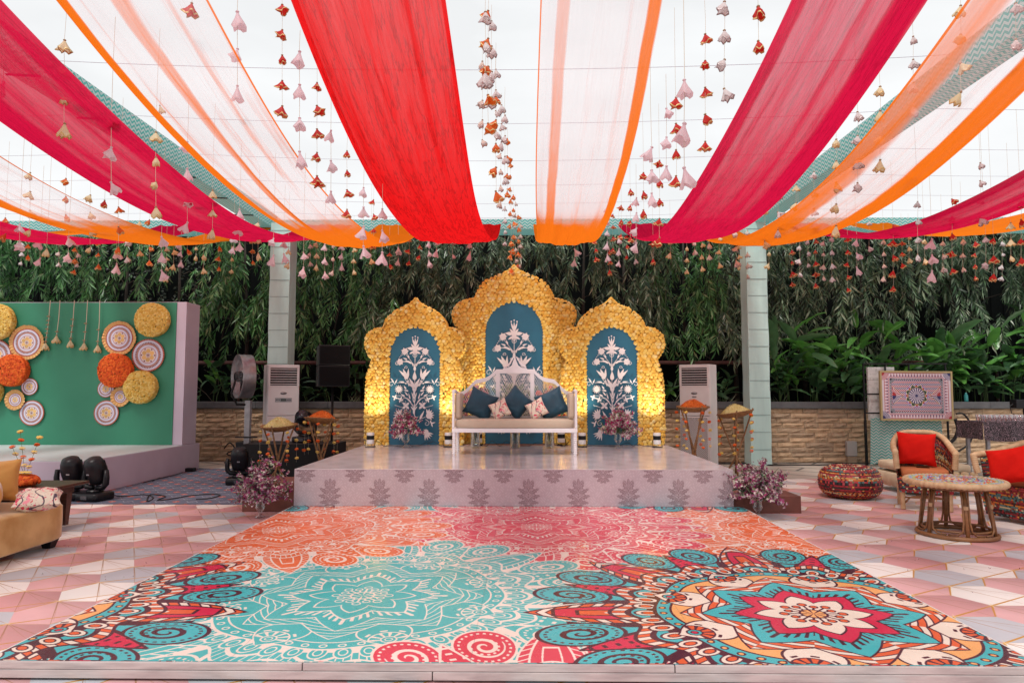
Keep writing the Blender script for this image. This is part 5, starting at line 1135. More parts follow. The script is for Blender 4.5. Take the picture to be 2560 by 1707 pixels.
# ================================================================ air coolers
def cooler(lab, X, Z, rz, mesh_low):
    t = thing('air_cooler', lab, 'air conditioner', (X, Z, 0), rz, group='tall floor standing air conditioners'); w_, d, h = .58, .42, 1.93
    wp = M('ac_white', (.72, .69, .69), .32, c2=(.66, .62, .62), scale=3)
    b = MB(); b.bb((-w_ / 2, -d / 2 + .03, .03), (w_ / 2, d / 2, h)); b.build('cabinet', wp, t, bevel=.012)
    b = MB(); b.bb((-w_ / 2 + .012, -d / 2, .03), (w_ / 2 - .012, -d / 2 + .028, .98)); b.build('lower_panel', wp, t, bevel=.008)
    fz = -d / 2
    b = MB(); b.bb((-w_ / 2 + .012, fz, .99), (w_ / 2 - .012, fz + .028, 1.52)); b.build('upper_panel', wp, t, bevel=.008)
    for z0, z1 in ((1.523, 1.545), (1.868, h - .005)): b = MB(); b.bb((-w_ / 2 + .012, fz, z0), (w_ / 2 - .012, fz + .028, z1)); b.build('grille_border', wp, t, bevel=.004)
    for s_ in (-1, 1): b = MB(); b.bb((s_ * (w_ / 2 - .012), fz + .001, 1.546), (s_ * (w_ / 2 - .05), fz + .028, 1.867)); b.build('grille_border', wp, t, bevel=.004)
    b = MB(); b.bb((-w_ / 2 + .05, fz + .020, 1.545), (w_ / 2 - .05, fz + .027, 1.868)); b.build('vent_shade_plate', M('painted_vent_shade', (.006, .006, .007), .8), t)  # near-black plate painted as the shaded hollow behind the louvres
    for i in range(7): b = MB(); b.box((0, fz + .007, 1.572 + i * .045), (w_ - .105, .018, .007), (.5, 0, 0)); b.build('louvre', wp, t)
    for x in (-.13, 0, .13): b = MB(); b.bb((x - .003, fz + .013, 1.548), (x + .003, fz + .0195, 1.865)); b.build('vane', black_plastic, t)
    b = MB(); b.lathe([(0, -.004), (.055, -.004), (.06, 0), (0, .004)], 20, (0, fz - .003, 1.40), (R_(90), 0, 0), 1, .38); b.build('badge', grey_metal, t, smooth=True)
    b = MB(); b.bb((-.075, fz - .003, 1.318), (.075, fz - .0005, 1.325)) if False else None
    if not mesh_low:
        b = MB(); b.bb((-.15, fz - .006, 1.24), (.15, fz - .0005, 1.315)); b.build('display_bezel', grey_metal, t, bevel=.003)
        b = MB(); b.bb((-.05, fz - .008, 1.255), (.05, fz - .0065, 1.30)); b.build('display', M('display_dark', (.03, .035, .03), .2), t)
        for x in (-.125, -.10, -.075, .075, .10, .125): b = MB(); b.bb((x - .007, fz - .009, 1.27), (x + .007, fz - .0065, 1.285)); b.build('button', black_plastic, t)
    else:
        b = MB(); b.bb((-.04, fz - .006, 1.325), (.04, fz - .0005, 1.345)); b.build('display', grey_metal, t)
        b = MB(); b.bb((-w_ / 2 + .025, fz - .004, .06), (w_ / 2 - .06, fz - .0005, .955)); b.build('mesh_backing', M('mesh_grey', (.33, .31, .32), .6), t)
        b = MB()
        for s_ in (-1, 1):
            for c_ in np.arange(-1.3, 1.2, .034):
                pts = [(x, fz - .0055, .5 + s_ * 1.0 * x + c_) for x in np.linspace(-w_ / 2 + .026, w_ / 2 - .061, 24)]; pts = [q for q in pts if .065 < q[2] < .95]
                if len(pts) > 1: b.tube([pts[0], pts[-1]], .0028, 4, False)
        b.build('intake_mesh', wp, t, kind='stuff')
    for x in (-.2, .2): b = MB(); b.bb((x - .04, -d / 2 + .05, 0), (x + .04, d / 2 - .03, .0295)); b.build('foot', black_plastic, t)
p = at(648, 838, 12.75); cooler('white standing air conditioner with display, left of the stage', p.x, 12.75, R_(30), False)
p = at(1602, 838, 12.75); cooler('white standing air conditioner with mesh lower front, right of the stage', p.x, 12.75, R_(-33), True)
# ================================================================ pedestal fan
p = at(562, 865, 12.2); t = thing('pedestal_fan', 'large grey drum pedestal fan beside the left air conditioner', 'fan', (p.x + .08, 12.2, 0)); hz = p.z
b = MB(); b.bb((-.05, -.045, .03), (.05, .045, hz - .42)); b.build('mast', grey_metal, t, bevel=.006)
b = MB(); b.bb((-.28, -.2, 0), (.28, .22, .03)); b.bb((-.1, -.08, .031), (.1, .09, .25)); b.build('base', black_metal, t, bevel=.006)
b = MB(); b.tube([(-.2, -.05, .62), (.2, -.05, .62)], .014, 8); b.build('handle', black_metal, t)
rot = Euler((R_(90), 0, R_(-52))).to_matrix()        # drum axis, swung to the left
c_ = Vector((-.08, -.05, hz)); ax = rot @ Vector((0, 0, 1))
b = MB(); b.lathe([(.375, -.11), (.395, -.115), (.40, -.10), (.39, -.03), (.40, 0), (.39, .03), (.40, .10), (.395, .115), (.375, .11), (.372, -.11)], 40, c_, rot); b.build('drum', grey_metal, t, smooth=True)
b = MB()
for s_ in (-1, 1):
    for k in range(36):
        a = 2 * PI * k / 36; b.tube([c_ + rot @ Vector((.09 * math.cos(a), .09 * math.sin(a), s_ * .135)), c_ + rot @ Vector((.25 * math.cos(a + .15), .25 * math.sin(a + .15), s_ * .13)), c_ + rot @ Vector((.385 * math.cos(a + .2), .385 * math.sin(a + .2), s_ * .108))], .0022, 4, False)
    for r_ in (.16, .24, .32): b.tube([c_ + rot @ Vector((r_ * math.cos(a), r_ * math.sin(a), s_ * .128)) for a in np.linspace(0, 2 * PI, 33)], .0022, 4, False)
b.build('guard', grey_metal, t, kind='stuff')
for k in range(3):
    a0 = k * 2 * PI / 3; b = MB()
    b.grid(lambda u, v: tuple(c_ + rot @ Vector(((.08 + .27 * u) * math.cos(a0 + (v - .5) * (.5 + .5 * u)), (.08 + .27 * u) * math.sin(a0 + (v - .5) * (.5 + .5 * u)), .05 * (v - .5) * 2))), 6, 5); b.build('blade', grey_metal, t, smooth=True)
b = MB(); b.lathe([(0, .15), (.07, .15), (.095, .12), (.10, .04), (.0, .03)], 24, c_, rot); b.lathe([(0, -.23), (.06, -.225), (.085, -.19), (.09, -.06), (0, -.05)], 24, c_, rot); b.build('motor', black_plastic, t, smooth=True)
b = MB(); b.tube([c_ + ax * .14 + Vector((0, 0, -.08)), c_ + ax * .2 + Vector((0, 0, -.3)), c_ + ax * .12 + Vector((.02, 0, -.50)), (.0, 0, hz - .5)], .02, 8); b.build('yoke', black_metal, t, smooth=True)
b = MB(); b.lathe([(0, -.02), (.05, -.02), (.05, .02), (0, .02)], 16, c_ + Vector((.28, -.1, 0)), (R_(90), 0, 0)); b.build('knob', black_plastic, t)
# ================================================================ speaker, riser, moving heads
p = at(765, 843, 12.45); t = thing('loudspeaker', 'black double loudspeaker on a pole behind the orange petal basket', 'speaker', (p.x, 12.45, 0), R_(22))
for z0, z1 in ((1.52, 1.90), (1.905, 2.27)): b = MB(); b.bb((-.28, -.22, z0), (.28, .22, z1)); b.build('cabinet', black_plastic, t, bevel=.012)
for z0, z1 in ((1.54, 1.88), (1.925, 2.25)): b = MB(); b.bb((-.26, -.228, z0), (.26, -.2205, z1)); b.build('grille', M('speaker_grille', (.006, .006, .007), .7, bump=.4, bscale=160, spec=.1), t)
b = MB(); b.tube([(0, 0, .04), (0, 0, 1.52)], .022, 10); b.build('pole', black_metal, t, smooth=True)
b = MB(); b.bb((-.18, -.18, 0), (.18, .18, .035)); b.build('base', black_metal, t, bevel=.005)
b = MB(); b.bb((-4.66, 11.35, .0), (-3.12, 12.1, .56)); tag(b.build('riser', M('black_cloth', (.008, .008, .009), .9, bump=.1, bscale=30), bevel=.008), 'low black riser box between the petal baskets left of the stage', 'riser')
def mover(lab, loc, rz, tilt, src=[None]):
    if src[0] is None:
        t = thing('moving_head_light', lab, 'stage light', loc, rz, group='black moving head stage lights'); src[0] = t
        b = MB(); b.super((0, 0, .055), (.37, .34, .11), .3, 10); b.build('base', black_plastic, t, smooth=True)
        b = MB(); b.bb((-.05, -.176, .03), (.05, -.170, .08)); b.build('display', M('mover_display', (.06, .06, .07), .2), t)
        b = MB(); b.lathe([(.0, .112), (.10, .112), (.105, .125), (.095, .14), (0, .14)], 20); b.build('turntable', black_plastic, t)
        for s_ in (-1, 1):
            b = MB(); b.tube([(s_ * .03, 0, .165), (s_ * .13, 0, .17), (s_ * .175, 0, .22), (s_ * .18, 0, .30), (s_ * .172, 0, .40)], [.035, .040, .042, .040, .032], 12, True, .85); b.build('yoke_arm', black_plastic, t, smooth=True)
        
        b = MB(); b.lathe([(0, -.185), (.09, -.18), (.118, -.165), (.122, -.12), (.135, .0), (.125, .09), (.10, .15), (.05, .175), (0, .18)], 24); o = b.build('head', black_plastic, t, smooth=True); o.location = (0, 0, .40); o.rotation_euler = (tilt, 0, 0)
        b = MB(); b.lathe([(0, -.187), (.098, -.186)], 20); l = b.build('lens', M('mover_lens', (.02, .02, .03), .08), o, smooth=True)
        for a in (.7, 2.44): b = MB(); b.box((.128 * math.cos(a), .128 * math.sin(a), .02), (.03, .008, .16), (0, 0, a + PI / 2)); b.build('cooling_fin', black_plastic, o, bevel=.003)
        b = MB(); b.bb((-.02, -.139, -.01), (.02, -.1345, .006)); b.build('badge', M('badge_silver', (.5, .5, .52), .3, .5), o)
        return t
    c = copy_of(src[0], loc, rz, lab)
    for ch in c.children:
        if ch.name.startswith('head'): ch.rotation_euler = (tilt, 0, 0)
    return c
p = gp(162, 1148); mover('black moving head light, left one of the pair before the photo wall', (p.x, p.y, .004), R_(12), R_(24))
p = gp(217, 1149); mover('black moving head light, right one of the pair before the photo wall', (p.x, p.y, .004), R_(-14), R_(24))
p = gp(549, 1112); mover('black moving head light standing below the pedestal fan', (p.x, p.y, .004), R_(14), R_(20))
p = at(701, 1000, 11.75); mover('black moving head light on the riser between the petal baskets', (p.x, 11.75, .56), R_(-10), R_(-110))
b = MB(); b.bb((-5.2, 12.35, .004), (-4.75, 12.85, .52)); tag(b.build('flight_case', black_plastic, bevel=.01), 'black flight case standing behind the pedestal fan', 'case')
# ================================================================ petal basket stands
bamboo = M('bamboo', (.30, .155, .06), .55, c2=(.16, .075, .03), scale=7, stretch=(1, 1, 4)); basket_m = M('basket_weave', (.36, .18, .06), .6, c2=(.20, .09, .03), scale=30, stretch=(1, 1, 3), bump=.6, bscale=60)
thread_m = M('thread', (.5, .45, .35), .8)
def heap_mesh(R, h, mat, seed, n=1500):
    r = np.random.default_rng(seed); P_ = []; N_ = []
    for i in range(n):
        a = r.uniform(0, 6.283); q = math.sqrt(r.random()); z = h * (1 - q ** 1.6) * (1 + .08 * math.sin(3 * a)); P_.append((q * R * math.cos(a), q * R * math.sin(a), z)); N_.append((math.cos(a) * q, math.sin(a) * q, .8))
    return flowers_mesh('petals', P_, N_, r.uniform(.010, .017, n), mat, [bloom_t(40 + i, 2, .4, .5) for i in range(3)], seed, .9)
pet_o = M('orange_petals', (.8, .2, .02), .7, island=[(0, (.62, .10, .01)), (1, (.92, .30, .05))], trans=.15); pet_y = M('yellow_petals', (.8, .65, .25), .7, island=[(0, (.70, .56, .18)), (1, (.86, .80, .45))], trans=.15)
def petal_stand(lab, xD, Z, rimD, tilt, col, seed, wD=76, splay=.3, kn=.33):
    X = at(xD, 1000, Z).x; zr = at(xD, rimD, Z).z; R = wD / 2 / 1562 * Z; r = random.Random(seed)
    t = thing('petal_basket_stand', lab, 'flower stand', (X, Z, 0), group='bamboo stands with petal baskets'); rt = Euler(tilt).to_matrix(); kz = zr * kn
    for k in range(4):
        a = k * PI / 2 + .5 + seed; q = Vector((math.cos(a), math.sin(a), 0)); top = rt @ (q * R * .93) + Vector((0, 0, zr - .0)); bot = -q * splay * .62; bot.z = 0
        kk = q * .03 * (1 if k % 2 else -1); b = MB(); b.tube([bot, Vector((kk.x, kk.y, kz)), top + (top - Vector((0, 0, kz))) * .05], [.017, .015, .013], 8)
        for f_ in (.3, .62, .85): pm = Vector((kk.x, kk.y, kz)).lerp(top, f_); b.tube([pm - Vector((0, 0, .006)), pm + Vector((0, 0, .006))], .018, 8)
        b.build('pole', bamboo, t, smooth=True)
    b = MB(); b.tube([(.035 * math.cos(a), .035 * math.sin(a), kz - .03 + .06 * a / 40) for a in np.linspace(0, 40, 90)], .006, 5); b.build('binding', thread_m if False else basket_m, t)
    m = rt.to_4x4()
    b = MB(); b.lathe([(.0, -.085), (R * .45, -.08), (R * .8, -.045), (R, .0), (R * 1.015, .012), (R * .985, .01), (R * .78, -.035), (R * .4, -.065), (0, -.07)], 36); o = b.build('basket', basket_m, t, smooth=True); o.location = (0, 0, zr); o.rotation_euler = tilt
    b = MB(); b.tube([(R * 1.01 * math.cos(a), R * 1.01 * math.sin(a), .008 + .003 * math.sin(a * 30)) for a in np.linspace(0, 2 * PI, 80)], .009, 6); b.build('rim', bamboo, o)
    me = heap_mesh(R * .86, .135 * R / .27, pet_o if col == 'o' else pet_y, seed * 7 + 3); h = place(me, 'petals', o, kind='stuff'); h.location = (0, 0, -.008)
    b = MB(); b.lathe([(R * .87, -.02), (R * .6, .05 * R / .27), (R * .3, .10 * R / .27), (0, .128 * R / .27)], 24); b.build('petal_heap', pet_o if col == 'o' else pet_y, o, smooth=True)
    for k in range(6):                      # strings of marigolds off the rim
        a = k * PI / 3 + .3 * seed; q = rt @ Vector((R * math.cos(a), R * math.sin(a), 0)); n = 5 if zr > 1 else 4; L = .145
        b = MB(); b.tube([(q.x, q.y, zr + q.z), (q.x, q.y, zr + q.z - n * L)], .0012, 4, False); g = b.build('garland', thread_m, t)
        for j in range(n):
            for mt in [mari_o if (j + k) % 2 == 0 else mari_l]:
                V, F = PT3[(j + k) % 3]; me = POM[(mt.name, (j + k) % 3)]; f = place(me, 'marigold', g); s_ = r.uniform(.027, .034); f.location = (q.x + r.uniform(-.008, .008), q.y, zr + q.z - (j + .55) * L + r.uniform(-.02, .02)); f.scale = (s_, s_, s_ * .9); f.rotation_euler = (r.uniform(2.6, 3.6) if r.random() < .2 else r.uniform(-.4, .4), r.uniform(-.4, .4), r.uniform(0, 6))
def ballify(V, F):
    V2 = V.copy(); V2[:, 2] = -V2[:, 2] * .75 - .02; return np.vstack([V, V2]), np.vstack([F, F[:, ::-1] + len(V)])
POM = {}
for mt in (mari_o, mari_l, mari_y):
    for i in range(3):
        V, F = ballify(*PT3[i]); me = npmesh('marigold', V, F); me.materials.append(mt); POM[(mt.name, i)] = me
petal_stand('bamboo stand with a basket of yellow petals, left of the stage', 640, 10.6, 978, (R_(5), R_(-2), 0), 'y', 1, 80)
petal_stand('bamboo stand with a basket of orange petals, left of the stage', 738, 11.0, 962, (R_(-4), R_(3), 0), 'o', 2, 76)
petal_stand('bamboo stand with a basket of orange petals, right of the stage', 1593, 11.6, 935, (R_(3), 0, 0), 'o', 3, 72)
petal_stand('bamboo stand with a tilted basket of yellow petals, right of the stage', 1690, 12.0, 948, (R_(-3), R_(-9), 0), 'y', 4, 80)
# ================================================================ green photo wall
green_m = M('green_board', (.020, .20, .11), .55, c2=(.034, .24, .14), scale=.8, bump=.10, bscale=2.2); lilac = M('lilac_board', (.56, .49, .58), .5, c2=(.51, .44, .53), scale=2)
t = thing('photo_wall', 'green photo wall with lilac side and pale platform at far left', 'backdrop', (-8.5, 12.3, 0))
b = MB(); b.bb((-13, 12.115, .485), (-6.06, 12.62, 3.045)); b.build('wall_box', lilac, t, world=True, bevel=.004)
b = MB(); b.bb((-12.9, 12.10, .486), (-6.235, 12.1145, 3.035)); b.build('green_panel', green_m, t, world=True)
b = MB(); b.bb((-13, 9.30, .004), (-6.02, 12.70, .476)); b.build('platform', lilac, t, world=True, bevel=.004)
b = MB(); b.bb((-13, 9.305, .4765), (-6.03, 12.11, .484)); b.build('platform_top', M('pale_mint_sheet', (.62, .70, .72), .4, c2=(.56, .64, .67), scale=1.5), t, world=True)
disc_m = M('disc_print_face', (1, 1, 1), .7, img=disc_print(), imgscale=1.0, c2=(.95, .95, .95), scale=3)
gold_p = M('gold_petal', (.52, .27, .08), .38, .35, c2=(.66, .40, .16), scale=20)
def wallp(xD, yD): return at(xD, yD, 12.10)
K12 = 12.1 / 1562
def pomdisc(xD, yD, rD, mat, lab, seed):
    p = wallp(xD, yD); R = rD * K12; r = np.random.default_rng(seed); t = thing('marigold_disc', lab, 'flower decoration', (p.x, 12.1, p.z), group='marigold discs on the photo wall')
    b = MB(); b.lathe([(R * .93, -.0), (R * .93, .12), (R * .6, .15), (0, .16)], 30, (0, 0, 0), (R_(90), 0, 0)); b.build('core', M('disc_core', (.16, .10, .02), .9), t)
    P_ = []; N_ = []; d = .031
    for ring in range(40):
        q = ring * d * .84
        if q > R: break
        m = max(1, int(2 * PI * q / d))
        for i in range(m): a = 2 * PI * i / m + ring; P_.append((q * math.cos(a) + r.normal() * .004, -.15 + .03 * (q / R) ** 4 - r.random() * .012, q * math.sin(a) + r.normal() * .004)); N_.append((math.cos(a) * (q / R) ** 3 * .7, -1, math.sin(a) * (q / R) ** 3 * .7))
    for lay in (.03, .065, .10, .13):
        m = int(2 * PI * R / d)
        for i in range(m): a = 2 * PI * i / m + lay * 30; P_.append((R * math.cos(a) * .98, -lay, R * math.sin(a) * .98)); N_.append((math.cos(a), -.3, math.sin(a)))
    me = flowers_mesh('marigold_heads', P_, N_, r.uniform(.021, .026, len(P_)), mat, PT3, seed, .35); place(me, 'marigold_heads', t, kind='stuff')
for a in ((0, 740, 40, mari_l, 'large yellow marigold disc at the photo wall upper left'), (356, 736, 37, mari_l, 'yellow marigold disc at the photo wall upper right corner'), (36, 851, 35, mari_o, 'orange marigold disc on the left of the photo wall'),
          (272, 851, 37, mari_o, 'orange marigold disc on the right of the photo wall'), (329, 889, 36, mari_l, 'yellow marigold disc right below the orange one'), (-25, 899, 36, mari_l, 'yellow marigold disc cut off by the left edge')):
    pomdisc(*a, int(abs(a[0]) + a[1]))
def print_disc(xD, yD, rD, frill, lab, lift=.02):
    p = wallp(xD, yD); R = rD * K12; t = thing('printed_disc', lab, 'wall decoration', (p.x, 12.1 - lift, p.z), group='printed round plates on the photo wall'); Ri = R * (.82 if frill and R > .25 else .66 if frill else 1)
    n = 48; me = bpy.data.meshes.new('plate'); vs = [(Ri * math.cos(2 * PI * i / n), y, Ri * math.sin(2 * PI * i / n)) for y in (-.008, 0) for i in range(n)]
    me.from_pydata(vs, [], [tuple(range(n)), tuple(range(n, 2 * n))[::-1]] + [(i, n + i, n + (i + 1) % n, (i + 1) % n) for i in range(n)]); me.materials.append(disc_m); me.update()
    ul = me.uv_layers.new(name='UVMap'); ul.data.foreach_set('uv', np.array([(vs[l.vertex_index][0] / Ri / 2 + .5, vs[l.vertex_index][2] / Ri / 2 + .5) for l in me.loops], np.float32).ravel()); place(me, 'plate', t)
    if frill:
        m = int(2 * PI * R / .055)
        if MESHES.get('fp') is None:
            b = MB(); b.grid(lambda u, v: ((u - .5) * (.6 + .8 * v) * (1 if v < .99 else .7), -.25 * math.sin(PI * u) * v - .12 * v, v), 4, 3); q = bpy.data.meshes.new('petal'); q.from_pydata(b.v, [], b.f); q.materials.append(gold_p); q.update(); MESHES['fp'] = q
        for i in range(m):
            a = 2 * PI * i / m; o = place(MESHES['fp'], 'petal', t); o.location = (Ri * .96 * math.cos(a), -.003 - .0015 * (i % 3), Ri * .96 * math.sin(a)); s_ = .062; o.scale = (s_, s_, (R - Ri * .95) * U(.95, 1.1)); o.rotation_euler = (0, PI / 2 - a, 0)
MESHES = {}
for a in ((65, 787, 40, 1, 'printed plate with gold petal rim, upper left of the photo wall', .03), (277, 777, 39, 1, 'printed plate with gold petal rim, upper right of the photo wall', .03), (342, 816, 38, 0, 'red rimmed printed plate below the upper right yellow disc'),
          (-8, 817, 38, 0, 'red rimmed printed plate cut off at the left edge'), (70, 888, 19.5, 0, 'smallest red rimmed plate under the left orange disc'), (245, 893, 19.5, 0, 'smallest red rimmed plate under the right orange disc'),
          (39, 918, 23, 1, 'small gold petal rimmed plate at lower left of the wall', .04), (280, 911, 22, 1, 'small gold petal rimmed plate beside the lower yellow disc', .04), (75, 948, 29, 0, 'red rimmed plate lowest on the left of the wall'), (246, 948, 29, 0, 'red rimmed plate lowest on the right of the wall')):
    print_disc(*a)
for i, (xa, xb, yb, nk) in enumerate(((121, 110, 788, 7), (143, 135, 772, 1), (176, 167, 782, 4), (206, 198, 788, 3), (234, 229, 793, 2))):
    pa = wallp(xa, 692); pb = wallp(xb, yb); t = thing('tassel_string', 'cream tassel string hung on the photo wall, %s from the left' % ORD[i], 'tassel', (pa.x, 12.04, pa.z), group='tassel strings on the photo wall')
    b = MB(); b.tube([(0, 0, .01), ((pb.x - pa.x) * .5 + .01, 0, (pb.z - pa.z) * .5), (pb.x - pa.x, 0, pb.z - pa.z)], .006, 6); b.build('cord', ivory_cord, t)
    for j in range(nk): q = 1 - (j + .3) / (nk + 1) * .8; b = MB(); b.lathe([(0, .012), (.03, .004), (.034, -.004), (0, -.01)], 9, ((pb.x - pa.x) * q, 0, (pb.z - pa.z) * q)); b.build('knot', knotm, t)
    o = place(BELLS['Y'][i % 4], 'bell', t); o.location = (pb.x - pa.x, 0, pb.z - pa.z); o.scale = (.085, .085, .13)
# ================================================================ coffee table, marigold vase, sofa corner
wood = M('dark_wood', (.045, .014, .008), .35, c2=(.085, .030, .016), scale=4, stretch=(1, 6, 6), spec=.5)
t = thing('coffee_table', 'dark brown wooden coffee table beside the mustard sofa', 'table', (-5.4, 7.0, 0))
b = MB(); b.bb((-6.2, 6.42, .425), (-4.80, 7.56, .455)); b.build('table_top', wood, t, world=True, bevel=.006)
b = MB(); b.bb((-6.1, 6.52, .345), (-4.90, 6.545, .424)); b.bb((-6.1, 7.435, .345), (-4.90, 7.46, .424)); b.bb((-4.925, 6.546, .345), (-4.90, 7.434, .424)); b.build('apron', wood, t, world=True)
for x, y in ((-4.955, 6.56), (-4.955, 7.40), (-6.05, 6.56), (-6.05, 7.40)):
    b = MB(); w0, w1 = .028, .046; b.add([(x + a * (w0 if z == 0 else w1), y + c_ * (w0 if z == 0 else w1), z) for z in (0, .344) for a, c_ in ((-1, -1), (1, -1), (1, 1), (-1, 1))], [(3, 2, 1, 0), (4, 5, 6, 7), (0, 1, 5, 4), (1, 2, 6, 5), (2, 3, 7, 6), (3, 0, 4, 7)]); b.build('leg', wood, t, world=True)
p = at(58, 1100, 7.1); t = thing('marigold_centrepiece', 'orange marigold ball with three stems of marigolds on coffee table', 'flower arrangement', (p.x, 7.1, .456))
r = np.random.default_rng(5); P_ = []; N_ = []
for i in range(150):
    v = r.normal(size=3); v /= np.linalg.norm(v); v[2] = abs(v[2]) * .8; P_.append((v[0] * .12, v[1] * .12, .035 + v[2] * .085)); N_.append(v)
place(flowers_mesh('marigold_ball', P_, N_, .024, mari_o, PT3, 5), 'marigold_ball', t, kind='stuff')
b = MB(); b.lathe([(0, .005), (.10, .005), (.12, .05), (.08, .11), (0, .125)], 20); b.build('ball_core', M('core_orange', (.45, .06, .01), .9), t, smooth=True)
for k, (dx, h) in enumerate(((-.08, .46), (-.155, .30), (.13, .40))):
    b = MB(); b.tube([(0, 0, .1), (dx * .5, 0, .1 + h * .5), (dx, 0, .1 + h)], .002, 5); s_ = b.build('stem', stem_m, t); n = 5 if k != 1 else 3
    for j in range(n):
        q = 1 - j * (.19 if k != 1 else .24); f = place(POM[((mari_l if (j + k) % 2 == 0 else mari_o).name, j % 3)], 'marigold', s_); f.location = (dx * q, 0, .1 + h * q); f.scale = (.030, .030, .021); f.rotation_euler = (U(-.3, .3), U(-.3, .3), 0)
for i in range(3):
    f = place(POM[(mari_l.name, i)], 'marigold', t); f.location = (-.03 + i * .04, -.03, .135); f.scale = (.035, .035, .024)
mustard = M('mustard_velvet', (.40, .20, .045), .7, c2=(.62, .38, .15), scale=3.6, sheen=.5, lo=.28, hi=.58, bump=.06, bscale=5); mustard_d = M('mustard_velvet_dark', (.46, .19, .03), .65, c2=(.60, .30, .07), scale=3, sheen=.6, bump=.08, bscale=6)
t = thing('mustard_sofa', 'mustard yellow velvet sofa corner cut off at the left edge', 'sofa', (-5.0, 5.6, 0))
b = MB(); b.super((-5.15, 5.36, .235), (1.76, 2.2, .345), .13, 16); b.build('seat', mustard, t, smooth=True, world=True)
for x, y in ((-4.37, 6.33), (-4.37, 4.45), (-5.9, 6.33)):
    b = MB(); b.add([(x + a * w_, y + c_ * w_, z) for z, w_ in ((0.001, .035), (.075, .055)) for a, c_ in ((-1, -1), (1, -1), (1, 1), (-1, 1))], [(3, 2, 1, 0), (4, 5, 6, 7), (0, 1, 5, 4), (1, 2, 6, 5), (2, 3, 7, 6), (3, 0, 4, 7)]); b.build('foot', black_plastic, t, world=True)
p = at(22, 1142, 6.1); b = MB(); b.lathe([(0, -.38), (.09, -.375), (.128, -.34), (.135, -.2), (.136, .2), (.128, .34), (.09, .375), (0, .38)], 28); o = b.build('bolster', mustard_d, smooth=True); o.location = (p.x - .12, 5.95, .41 + .136); o.rotation_euler = (R_(90), 0, R_(38)); tag(o, 'round mustard bolster lying on the mustard sofa', 'cushion')
pillow('cushion', 'plump mustard cushion at the left edge behind the bolster', mustard_d, (at(8, 1100, 6.5).x, 6.38, .41 + .19), (R_(-8), 0, R_(30)), .42, .40, .16, 8)
p = at(78, 1150, 6.0); pillow('cushion', 'red and white floral cushion lying on the mustard sofa', floral, (p.x, 6.05, .41 + .075), (R_(-80), R_(0), R_(32)), .36, .36, .16, 9)
# ================================================================ floor cables
def zc_(x, y, z=.009): q = gp(x, y); return (q.x, q.y, z)
cable([zc_(235, 1126), zc_(262, 1138), zc_(285, 1141), zc_(330, 1137), zc_(352, 1144), zc_(338, 1153), zc_(345, 1139, .02), zc_(380, 1141), zc_(362, 1150), zc_(395, 1147), zc_(440, 1139), zc_(490, 1136), zc_(505, 1139), zc_(480, 1146), zc_(450, 1148)], .008, 'black cable coiled on the blue carpet behind the pink vinyl')
cable([zc_(330, 1109), zc_(365, 1100), zc_(400, 1092), zc_(425, 1082), zc_(390, 1088), zc_(350, 1106)], .006, 'thin black cable running to the small black power box')
q = gp(432, 1083); b = MB(); b.bb((q.x - .12, q.y - .06, .005), (q.x + .12, q.y + .06, .07)); tag(b.build('power_box', black_plastic, bevel=.01), 'small black power box on carpet by the lilac platform', 'power box')
pts = [(x, 13.55 + .15 * math.sin(x * 2.1) + U(-.05, .05), .012) for x in np.arange(-5.9, 9.5, .3)]
cable(pts, .012, 'thick black cable along the foot of the stone wall')
cable([(x, 13.75 + .1 * math.sin(x * 3.3 + 1), .014) for x in np.arange(-5.9, 10.5, .35)], .009, 'second black cable along the foot of the stone wall')
cable([(-5.95, 13.6, .3), (-5.8, 13.5, .42), (-5.7, 13.5, .3), (-5.85, 13.5, .2), (-5.6, 13.5, .12), (-5.9, 13.5, .03)], .012, 'black cable coil standing against the photo wall end')
q = gp(440, 1066); b = MB()
for i in range(14): a = U(0, 6.28); b.tube([(q.x, q.y, .01), (q.x + .08 * math.cos(a), q.y + .06 * math.sin(a), .08 + U(0, .1)), (q.x + .14 * math.cos(a), q.y + .12 * math.sin(a), U(.02, .14))], .014, 4)
tag(b.build('green_cloth', M('lime_plastic', (.30, .5, .08), .5)), 'crumpled lime green wrapper on the ground near the platform', 'wrapper')
